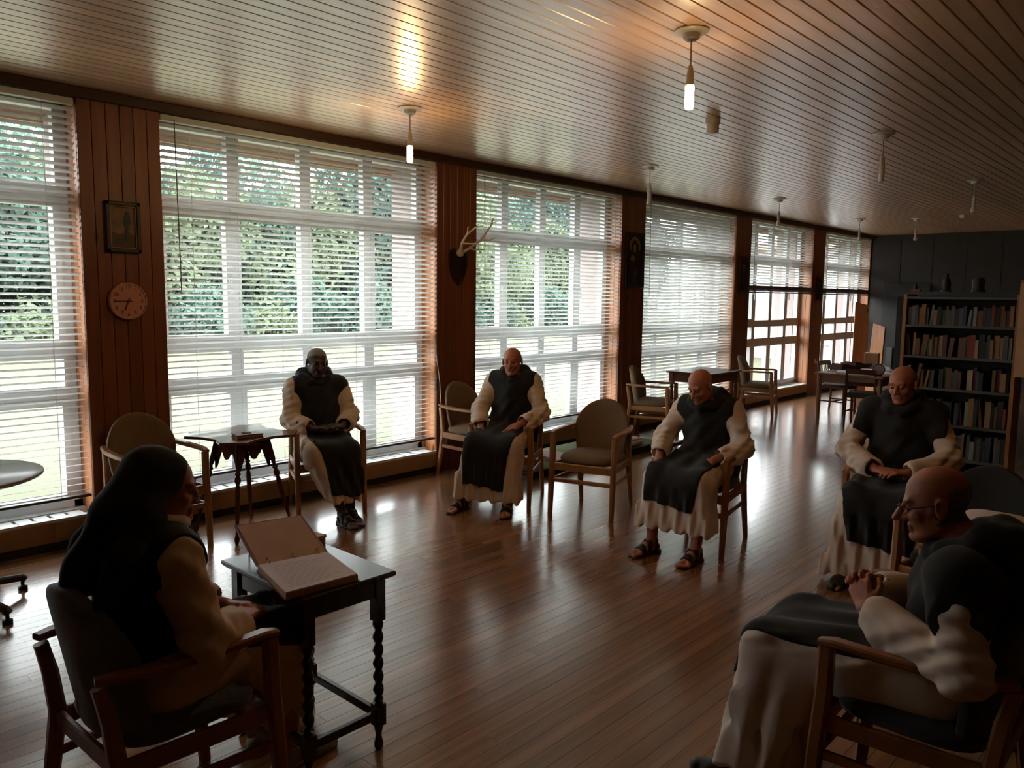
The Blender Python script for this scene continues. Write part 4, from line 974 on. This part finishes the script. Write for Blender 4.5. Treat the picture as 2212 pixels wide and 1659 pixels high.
def head(F, c, Rm, s=1.0, nose=1.0, female=False):
    P = lambda x, y, z: c+s*(Rm@V3(x, y, z)); rr = lambda *a: s*np.array(a)
    k = .022*s
    F.ell(P(0, -.012, .038), rr(.080, .096, .084), Rm, k); F.ell(P(0, .022, -.035), rr(.065, .068, .085), Rm, k)
    F.ell(P(0, .073, -.100), rr(.026, .024, .021), Rm, k)
    for q in (-1, 1):
        F.cap(P(q*.048, .0, -.060), P(q*.022, .058, -.098), .020*s, .018*s, k)
        F.ell(P(q*.040, .066, -.026), rr(.022, .018, .018), Rm, .02*s)
    F.cap(P(-.036, .078, .022), P(.036, .078, .022), .012*s, None, .018*s)
    for q in (-1, 1): F.ell(P(q*.031, .098, .000), rr(.019, .016, .013), Rm, .012*s, 'sub')
    for q in (-1, 1): F.ell(P(q*.031, .078, .000), rr(.013, .012, .011), Rm, .004*s)
    F.path([P(0, .086, .014), P(0, .100+.006*nose, -.012), P(0, .108+.012*nose, -.034)], [.0085*s, .0095*s, .0125*s], .010*s)
    for q in (-1, 1): F.ell(P(q*.012, .098, -.038), rr(.0085, .011, .008), Rm, .006*s)
    F.cap(P(-.020, .087, -.061), P(.020, .087, -.061), .0078*s, None, .006*s); F.cap(P(-.018, .086, -.075), P(.018, .086, -.075), .0085*s, None, .006*s)
    F.cap(P(-.024, .098, -.068), P(.024, .098, -.068), .0019*s, None, .004*s, 'sub')
    for q in (-1, 1):
        F.ell(P(q*.085, -.010, -.004), rr(.011, .021, .034), Rm@rotm(0, -q*.35, 0), .008*s); F.ell(P(q*.096, -.006, .002), rr(.007, .012, .018), Rm, .006*s, 'sub')
    return P

def hand(F, w_, d, n, side, curl=.5, s=1.0, spread=.0):
    """w_ wrist, d pointing to fingers, n out of the palm, side=+1 right hand"""
    d = unit(d); n = unit(n-d*np.dot(n, d)); l = np.cross(d, n)*side      # l towards the thumb
    lens = [.070, .078, .072, .056]; offs = [.030, .010, -.011, -.030]
    for i in range(4):
        kn = w_+s*(d*(.088-.006*abs(i-1))+l*offs[i])
        F.cap(w_+s*(d*.012+l*offs[i]*.55), kn, .0135*s, .0115*s, .012)
        p, a = kn, curl*.55+spread*.05*i; L = lens[i]*s; r = .0092*s
        for j, fr in enumerate((.46, .30, .24)):
            dd = d*math.cos(a)+n*math.sin(a); e = p+dd*L*fr+l*(spread*.006*(1.5-i)); F.cap(p, e, r, r*.92, .004, pad=.03); p, r, a = e, r*.92, a+curl*(.75 if j == 0 else .55)
    p = w_+s*(d*.022+l*.026); q = p+s*(.040*unit(d*.65+l*.62+n*.35)); F.cap(p, q, .0135*s, .0115*s, .010)
    q2 = q+s*.030*unit(d*.9+l*.15+n*.35); F.cap(q, q2, .0105*s, .0095*s, .004, pad=.03); F.cap(q2, q2+s*.024*unit(d*.9-l*.1+n*.3), .0095*s, .008*s, .004, pad=.03)

def foot(F, ank, d, k=.012, s=1.0, toes=True):
    d = unit([d[0], d[1], 0]); l = V3(d[1], -d[0], 0); z = V3(0, 0, 1); g = V3(ank[0], ank[1], 0)
    F.cap(g-d*.035+z*.038, g+d*.10+z*.034, .034*s, .030*s, k); F.cap(ank, g+d*.09+z*.038, .040*s, .030*s, k)
    F.cap(g+d*.10+l*.018+z*.028, g+d*.145+l*.018+z*.025, .024*s, .018*s, k); F.cap(g+d*.09-l*.022+z*.028, g+d*.13-l*.024+z*.024, .022*s, .017*s, k)
    if toes:
        for i, (o, L, r) in enumerate(((.028, .19, .0125), (.010, .188, .0092), (-.006, .18, .0088), (-.021, .168, .0085), (-.035, .154, .0085))):
            F.cap(g+d*.135+l*o*(1 if ank[0] < 0 else -1)+z*.022, g+d*L+l*o*(1 if ank[0] < 0 else -1)+z*.016, r*1.05, r, .004, pad=.03)

def sandal(h, ank, d, parent, name='sandal', closed=False, m=None):
    d3 = unit([d[0], d[1], 0]); lo = V3(ank[0], ank[1], 0)-V3(.24, .24, .03); hi = V3(ank[0], ank[1], 0)+V3(.24, .24, .17)
    F = Field(lo, hi, h); foot(F, V3(*ank), d3, toes=False); F.cap(V3(ank[0], ank[1], 0)+d3*.13+V3(0, 0, .022), V3(ank[0], ank[1], 0)+d3*.175+V3(0, 0, .02), .030, .026, .02)
    x, y, z = F.axes(); u = (x-ank[0])*d3[0]+(y-ank[1])*d3[1]
    F.d -= .006
    if closed: F.cut(z-.085)
    else:
        band = np.minimum(np.minimum(np.abs(u-.105)-.020, np.abs(u-.045)-.017), np.abs(u+.02+.25*(z-.06))-.014)
        F.cut(np.maximum(band, z-.10))
    S = Field(lo, hi, h); g = V3(ank[0], ank[1], .012)
    S.cap(g-d3*.04, g+d3*.06, .040, .040, .02); S.cap(g+d3*.06, g+d3*.16, .040, .043, .02); S.cut(np.abs(z-.008)-.010+0*x+0*y)
    F.d = np.minimum(F.d, S.d); F.d = np.maximum(F.d, (.0-z)+0*F.d)
    return link(name, F.mesh(name, [m or M['leather']]), parent)

def person(label, loc, heading, J, skin='skin', tunic='cream', lip='lip', hs=.97, hair=None, h_body=.0055, h_cloth=.009, scap_hem=.30, hem=.13, hood=True, veil=False, shoes='sandal', wid=.2, belt=False, sleeve_back=.84, scap_x=0.0, lap_w=.17, cape=0, tr=.165):
    lo, hi = V3(-.45, -.5, -.02), V3(.45, .80, 1.42)
    B = Field(lo, hi, h_body)
    hc, Rm = J['head'], J['hrot']
    pel, ch = J['pelvis'], J['chest']; nk = J['neck']; sL, sR = J['shL'], J['shR']
    B.cap(pel, ch, .12, .13, .04); B.cap(sL, sR, .05, .05, .04); B.cap(J['hipL'], J['hipR'], .09, .09, .04)
    P = head(B, hc, Rm, hs, J.get('nose', 1.0))
    B.cap(hc+hs*(Rm@V3(0, -.022, -.06)), nk, .052, .060, .03)
    for q in 'LR':
        B.path([J['sh'+q], J['el'+q], J['wr'+q]], [.045, .038, .027], .02)
        B.path([J['hip'+q], J['kn'+q], J['an'+q]], [.075, .055, .036], .02)
        foot(B, J['an'+q], J['fd'+q])
        hd = J['hand'+q]; hand(B, J['wr'+q], V3(*hd[0]), V3(*hd[1]), 1 if q == 'R' else -1, hd[2], J.get('hsz', 1.0), hd[3] if len(hd) > 3 else 0)
    ms = [M[skin], M['eye'], M[lip], M['greyhair'], M[skin+'_brow']]
    def mf(c):
        L = ((c-hc)@Rm)/hs; idx = np.zeros(len(c), int)
        for q in (-1, 1):
            idx[(np.abs(L[:, 0]-q*.031) < .0105) & (np.abs(L[:, 2]+.001) < .0045) & (L[:, 1] > .074) & (L[:, 1] < .1)] = 1
            idx[(np.abs(L[:, 0]-q*.033) < .019) & (np.abs(L[:, 2]-.026+.08*np.abs(L[:, 0]-q*.033)) < .0042) & (L[:, 1] > .055) & (L[:, 1] < .1)] = 4
        idx[(np.abs(L[:, 0]) < .023) & (np.abs(L[:, 2]+.0685) < .011) & (L[:, 1] > .080) & (L[:, 1] < .1)] = 2
        if hair == 'crop': idx[(L[:, 2] > .050+.35*np.maximum(L[:, 1], 0)) & (L[:, 1] < .075) & (np.abs(L[:, 0]) < .09)] = 3; idx[(L[:, 2] > -.04) & (L[:, 1] < -.028) & (np.abs(L[:, 0]) < .078)] = 3
        if hair == 'fringe': idx[(L[:, 2] > -.055) & (L[:, 2] < .052) & (L[:, 1] < .012-.5*np.maximum(0, L[:, 2])) & (np.abs(L[:, 0]) < .076) & (np.linalg.norm(L-V3(0, -.012, .038), axis=1) > .06)] = 3
        return idx
    root = link('person', B.mesh('person', ms, mf)); root.location = (*loc, 0); root.rotation_euler = (0, 0, heading); tag(root, label, 'person', None)
    # ---- tunic
    T = Field(lo, hi, h_cloth)
    T.cap(pel+V3(0, 0, .02), ch, tr, tr, .05); T.cap(sL+V3(.01, 0, -.02), sR+V3(-.01, 0, -.02), .075, .075, .06); T.cap(ch, nk+V3(0, 0, -.035), .12, .075, .05)
    N = 6
    for i in range(N):
        f = i/(N-1); g = lambda a: J[a+'L']*(1-f)+J[a+'R']*f
        sag = .035*math.sin(f*math.pi)
        hp, kn, an = g('hip')+V3(0, 0, .0), g('kn')-V3(0, 0, sag), g('an')
        out = (f-.5)*2*J.get('flare', .05); rf = .095
        T.path([hp, kn], [.115, .085], .05)
        lo_ = V3(an[0]+out, an[1]+.03, max(hem-.03, .05)); T.path([kn, lo_], [.085, .062+.01*abs(out)], .04)
        bk_ = V3(an[0]+out, an[1]-.10, max(hem-.03, .05)); T.path([kn+V3(0, -.10, -.08), bk_], [.075, .06], .04)
    x, y, z = T.axes(); T.cut(np.maximum(hem-z, -1)+0*x+0*y)
    base = T.copy()
    for q in 'LR':
        s_, e_, w2 = J['sh'+q], J['el'+q], J['wr'+q]; cu = e_+(w2-e_)*sleeve_back; ax = unit(w2-e_)
        T.path([s_, e_], [.070, .069], .05); T.path([e_, cu], [.070, .060], .03)
        T.cap(cu+ax*.0+V3(0, 0, -.012), cu-ax*.10+V3(0, 0, -.03), .066, .07, .03)
        T.cap(cu-ax*.04, cu+ax*.16, .047, .050, .006, 'sub')
    def folds(X, Y, Z):
        low = np.clip((.50-Z)/.12, 0, 1)*np.clip((Y-.05)/.1, 0, 1)
        a = .012*low*np.sin(X*62+2.2*np.sin(Z*7+1)+Y*9+J.get('ph', 0))+.005*low*np.sin(X*121+Z*11)+.006*low*np.sin(Y*70+Z*8)
        lap = np.clip((Z-.45)/.06, 0, 1)*np.clip((.78-Z)/.1, 0, 1)*np.clip((Y-.0)/.08, 0, 1)
        a += .005*lap*np.sin(X*38+Y*30+3*np.sin(Y*9))
        arm = np.clip((np.abs(X)-.17)/.05, 0, 1)*np.clip((Z-.55)/.05, 0, 1)
        a += .0055*arm*np.sin(Z*58+Y*40+4*np.sin(X*14+Z*6))+.003*arm*np.sin(Z*97-Y*61+X*30)
        tor = np.clip((Z-.6)/.1, 0, 1)*(1-arm); a += .003*tor*np.sin(X*45+Z*12)
        return a
    T.ripple(folds)
    base.ripple(folds)
    link('tunic', T.mesh('tunic', [M[tunic]]), root)
    # ---- scapular: a black panel lying over tunic, front and back
    S = base; S.d = S.d-.014
    if cape:
        for q in 'LR': S.cap(J['sh'+q], J['sh'+q]+(J['el'+q]-J['sh'+q])*cape, .085, .088, .03)
    S.cap(sL+V3(.03, 0, .0), sR+V3(-.03, 0, .0), .088, .088, .05)
    x, y, z = S.axes()
    wz = np.where(z > .72, wid, lap_w+(wid-lap_w)*np.clip((z-.55)/.17, 0, 1))
    S.cut(np.abs(x-scap_x*np.clip((.75-z)/.3, 0, 1))-wz-.015*np.sin(z*9+y*5))
    S.cut(np.minimum(scap_hem-z, .0*z+1)+0*x+.02*np.sin(x*9)+0*y)
    ky = (J['knL'][1]+J['knR'][1])/2
    S.cut(np.minimum(.50-z, ky-.05-y)+0*x); S.cut(np.minimum(.56-z, -.02-y)+0*x if J.get('nobacktail', True) else np.minimum(.3-z, -y)+0*x)
    S.ripple(lambda X, Y, Z: .004*np.sin(X*40+Z*5+np.sin(Y*12))*np.clip((1.0-Z)/.2, 0, 1)+.0045*np.sin(Z*44+X*26+3*np.sin(X*11))*np.clip((Z-.62)/.06, 0, 1)*np.clip((.98-Z)/.1, 0, 1))
    nv = np.sqrt(((x-nk[0])/.085)**2+((y-nk[1]-.02)/.085)**2+0*z)-1
    S.cut(np.where(z > nk[2]-.05, -nv*.08, -1.0)+0*z)
    link('scapular', S.mesh('scapular', [M['blackwool']]), root)
    if hood:
        Hd = Field(nk-V3(.26, .30, .30), nk+V3(.26, .22, .20), h_cloth)
        ring = []
        for i in range(13):
            a = 2*math.pi*i/12; ring.append(nk+V3(.098*math.cos(a), -.005+.092*math.sin(a), .008-.045*math.sin(a)))
        for i in range(12): Hd.cap(ring[i], ring[i+1], .034, .034, .03)
        bk_ = J.get('hoodback', 1.0)
        Hd.cap(nk+V3(-.09, -.08, .02), nk+V3(.09, -.08, .02), .045*bk_, None, .05); Hd.ell(nk+V3(0, -.135, -.05), (.13, .055, .13), None, .05)
        for q in (-1, 1): Hd.cap(nk+V3(q*.09, -.05, .02), nk+V3(q*.165, -.03, -.055), .036, .03, .05)
        Hd.ripple(lambda X, Y, Z: .004*np.sin(X*50+Z*30)+.004*np.sin(Y*55-Z*40+X*20))
        ax_, ay_, az_ = Hd.axes()
        Hd.cap(hc+hs*(Rm@V3(0, -.01, .02)), nk+V3(0, .02, .0), .072, .052, .01, 'sub')
        link('hood', Hd.mesh('hood', [M['blackwool']]), root)
    if veil:
        Vf = Field(lo, hi, h_cloth*.8)
        Vf.ell(hc+hs*(Rm@V3(0, -.022, .036)), hs*np.array((.093, .103, .100)), Rm, .02)
        Vf.path([hc+hs*(Rm@V3(0, -.07, .06)), nk+V3(0, -.11, .05), nk+V3(0, -.19, -.08), nk+V3(0, -.25, -.20)], [.07, .07, .06, .04], .05)
        for q in (-1, 1): Vf.path([hc+hs*(Rm@V3(q*.055, -.04, .03)), nk+V3(q*.085, -.06, .05), nk+V3(q*.12, -.13, -.06), nk+V3(q*.125, -.215, -.20)], [.045, .045, .05, .032], .05)
        vz = Vf.axes()[2]; Vf.cut((nk[2]-.165)-vz+0*Vf.d)
        Vf.ell(hc+hs*(Rm@V3(0, .085, -.03)), hs*np.array((.068, .085, .115)), Rm, .012, 'sub'); Vf.cap(hc+hs*(Rm@V3(0, .05, -.06)), nk+V3(0, .16, -.06), .075, .11, .015, 'sub')
        Vf.ripple(lambda X, Y, Z: .008*np.sin(X*42+Y*12+2*np.sin(Z*9))*np.clip((1.14-Z)/.1, 0, 1))
        link('veil', Vf.mesh('veil', [M['blackwool']]), root)
        Cf = Field(nk-V3(.2, .2, .2), nk+V3(.2, .2, .25), h_cloth*.8)
        for i in range(12):
            a, b = 2*math.pi*i/12, 2*math.pi*(i+1)/12; pa = lambda t_: nk+V3(.075*math.cos(t_), .015+.072*math.sin(t_), .02-.02*math.sin(t_)); Cf.cap(pa(a), pa(b), .022, .022, .02)
        link('collar', Cf.mesh('collar', [M['coif']]), root)
    for q in 'LR':
        if shoes == 'sandal': sandal(.005, J['an'+q], J['fd'+q], root)
        else: sandal(.005, J['an'+q], J['fd'+q], root, 'shoe', True, M[shoes])
    return root, P

def pose(**k):
    """seated default, facing +y, right hand side +x; every joint may be replaced"""
    J = dict(pelvis=V3(0, -.08, .58), chest=V3(0, -.13, .90), neck=V3(0, -.115, 1.085), shL=V3(-.175, -.12, 1.02), shR=V3(.175, -.12, 1.02),
             elL=V3(-.27, .02, .77), elR=V3(.27, .02, .77), wrL=V3(-.10, .22, .70), wrR=V3(.10, .22, .70),
             hipL=V3(-.095, -.04, .56), hipR=V3(.095, -.04, .56), knL=V3(-.14, .40, .535), knR=V3(.14, .40, .535),
             anL=V3(-.14, .46, .085), anR=V3(.14, .46, .085), fdL=(-.15, 1), fdR=(.15, 1), handL=((.8, .5, -.1), (.2, -.3, -1), .6), handR=((-.8, .5, -.1), (-.2, -.3, -1), .6))
    hp, hy, hr = k.pop('look', (.05, 0, 0)); off = k.pop('headoff', (0, .035, .125))
    J.update({a: (V3(*b) if a[:2] in ('pe', 'ch', 'ne', 'sh', 'el', 'wr', 'hi', 'kn', 'an') else b) for a, b in k.items()})
    J['hrot'] = rotm(hp, hy, hr); J['head'] = J['neck']+V3(*off); return J
M['skin_brow'] = mat('grey_brow', (.22, .13, .09), .8); M['skin_dark_brow'] = mat('dark_brow', (.02, .016, .015), .8)
M['skin_red'] = mat('ruddy_skin', (.46, .17, .105), .48, var=.06, scale=25); M['skin_red_brow'] = M['skin_brow']

PEOPLE = []
# 1 dark-skinned man by the window, hands clasped, ankles crossed
PEOPLE.append(person('seated man with dark skin in cream habit, ankles crossed, before the window', (3.62, 5.41), ang(-.36, -.93),
    pose(look=(.12, .08, -.06), chest=(.025, -.13, .90), neck=(.03, -.115, 1.07), shL=(-.155, -.12, 1.0), shR=(.215, -.12, 1.0), wrR=(.13, .20, .70), wrL=(-.10, .21, .71), elR=(.265, -.02, .75), elL=(-.225, -.02, .76), handR=((-.85, .45, .15), (0, -.2, -1), .35), handL=((.85, .45, .15), (0, -.2, -1), .35),
         knR=(.15, .36, .53), knL=(-.10, .38, .53), anR=(-.02, .52, .085), anL=(-.09, .46, .085), fdR=(-.25, 1), fdL=(-.2, 1), flare=.03, ph=1.0),
    skin='skin_dark', sleeve_back=.72, lip='lip_dark', hair='crop', hem=.19, scap_hem=.24, wid=.215, lap_w=.15, scap_x=-.06))
# 2 bald man in front of the antlers
PEOPLE.append(person('seated bald pale man in front of the antler column, one hand on each thigh', (4.92, 4.56), ang(-.9, -.43),
    pose(look=(.04, .08, .05), neck=(0, -.115, 1.065), elR=(.26, .02, .77), wrR=(.17, .25, .645), handR=((-.1, .9, -.55), (0, -.5, -1), .45), elL=(-.285, -.03, .76), wrL=(-.14, .20, .685), handL=((.55, .75, -.45), (.2, -.4, -1), .35, .8),
         knR=(.17, .40, .53), knL=(-.15, .40, .53), anR=(.25, .46, .085), anL=(-.14, .46, .085), fdR=(.25, 1), fdL=(-.15, 1), flare=.03),
    skin='skin_red', sleeve_back=.70, hem=.10, scap_hem=.21, lap_w=.19, scap_x=.05))
# 3 stooping man in the middle
PEOPLE.append(person('bald man stooping forward in strapped sandals, seated in the middle of the room', (5.0, 2.74), ang(-.985, -.12),
    pose(look=(.42, -.22, .06), pelvis=(0, -.1, .57), chest=(0, -.10, .86), neck=(0, -.03, 1.03), headoff=(.02, .075, .105), shL=(-.18, -.07, .97), shR=(.18, -.07, .97), elR=(.29, .04, .74), wrR=(.21, .28, .645), handR=((-.05, .75, -.85), (-.2, -.6, -.7), .5),
         elL=(-.29, -.0, .73), wrL=(-.16, .22, .655), handL=((.45, .75, -.5), (.2, -.4, -1), .5, .6), knR=(.18, .38, .52), knL=(-.16, .40, .52), anR=(.17, .44, .085), anL=(-.15, .44, .085), fdR=(.35, 1), fdL=(.12, 1), flare=.05, ph=2),
    skin='skin_red', sleeve_back=.70, hem=.20, scap_hem=.36, lap_w=.185, scap_x=.03))
# 4 man before the bookcase
PEOPLE.append(person('seated man with clasped hands in black scapular in front of the tall bookcase', (5.36, 1.55), ang(-.985, -.15),
    pose(look=(.16, -.28, .04), chest=(0, -.10, .90), neck=(0, -.06, 1.09), shL=(-.185, -.09, 1.03), shR=(.185, -.09, 1.03), elR=(.30, .02, .77), elL=(-.30, .02, .77), wrR=(.09, .24, .70), wrL=(-.09, .26, .70),
         handR=((-.75, .55, .1), (0, -.3, -1), .6), handL=((.75, .5, .1), (0, -.3, -1), .6), knR=(.17, .42, .53), knL=(-.17, .42, .53), anR=(.20, .43, .085), anL=(-.17, .43, .085), flare=.08, ph=3),
    skin='skin_red', hem=.06, shoes='leather', scap_hem=.27, lap_w=.20, wid=.26, cape=.4, hair='fringe'))
# 5 old man in glasses, profile
JF = pose(look=(.22, .30, 0), pelvis=(0, -.10, .56), chest=(0, -.12, .85), neck=(0, -.095, 1.0), headoff=(0, .097, .110), shL=(-.19, -.12, .935), shR=(.19, -.12, .935), elL=(-.285, -.17, .70), elR=(.28, .0, .71), wrL=(-.095, .165, .745), wrR=(.085, .20, .755),
          handL=((.55, .45, .65), (.9, -.2, -.4), .75), handR=((-.6, .35, .55), (-.9, -.2, -.3), .75), knL=(-.16, .46, .53), knR=(.15, .46, .53), anL=(-.16, .52, .085), anR=(.12, .54, .085), fdL=(-.3, 1), flare=.05, ph=4, nose=1.5)
fm, PF = person('old bald man in glasses in profile, black scapular over pale habit, hands clasped', (2.72, .66), ang(0, 1), JF, h_body=.0046, h_cloth=.007, hem=.08, shoes='leather', scap_hem=.42, lap_w=.16, wid=.27, cape=.42, hair='fringe', skin='skin_red', hs=.98)
PEOPLE.append((fm, PF))
gl = MB(); Rf = JF['hrot']
def gp(x, y, z): return Vector(PF(x, y, z))
for q in (-1, 1):
    gl.tube([gp(q*.034+.023*math.cos(2*math.pi*i/14), .108-.12*abs(q*.034+.023*math.cos(2*math.pi*i/14))**1.6*3, .001+.019*math.sin(2*math.pi*i/14)) for i in range(15)], .0016, 5)
    gl.tube([gp(q*.057, .098, .006), gp(q*.074, .06, .008), gp(q*.082, -.01, .012), gp(q*.078, -.03, -.008)], .0019, 5)
gl.tube([gp(-.011, .109, .005), gp(0, .113, .008), gp(.011, .109, .005)], .0016, 5)
gl.build('glasses', M['black'], fm, smooth=60)
M['lens'] = glass()
for q in (-1, 1):
    lm_ = MB(); vs = [gp(q*.034+.022*math.cos(2*math.pi*i/14), .107-.12*abs(q*.034+.022*math.cos(2*math.pi*i/14))**1.6*3, .001+.018*math.sin(2*math.pi*i/14)) for i in range(14)]
    lm_.add(vs, [tuple(range(14))]); lm_.build('lens', M['lens'], fm)
# 6 veiled nun beside the twist-leg table
JN = pose(look=(.12, -.50, 0), pelvis=(0, -.03, .57), chest=(0, -.035, .86), neck=(0, -.02, 1.02), headoff=(0, .045, .112), shL=(-.16, -.03, .955), shR=(.16, -.03, .955), elL=(-.24, .05, .73), elR=(.24, .02, .70), wrL=(-.06, .245, .665), wrR=(.085, .225, .655),
          handL=((.6, .7, -.05), (0, -.4, -1), .5), handR=((-.55, .75, .05), (0, -.3, -1), .55), knL=(-.19, .39, .52), knR=(.045, .40, .52), anL=(-.16, .45, .085), anR=(.01, .455, .085), fdL=(-.1, 1), fdR=(.0, 1), flare=.0, ph=5, nose=-.6)
M['greyshoe'] = mat('grey_white_shoe', (.30, .29, .29), .6)
nun, PN = person('seated woman in black veil and beige habit beside the folder table', (1.03, 2.46), ang(1, .04), JN, tunic='beige', sleeve_back=.74, h_body=.0046, h_cloth=.007, hem=.20, scap_hem=.50, hood=False, veil=True, shoes='greyshoe', wid=.185, lap_w=.14, tr=.145, hs=.93, skin='skin_red')
bl = Field(V3(-.3, -.35, .58), V3(.3, .2, .72), .007); bl.cap(V3(0, -.033, .60), V3(0, -.034, .70), .157, .155, .01); bx_, by_, bz_ = bl.axes(); bl.cut(np.abs(bz_-.655)-.018+0*bx_+0*by_)
link('belt', bl.mesh('belt', [M['blackwool']]), nun)
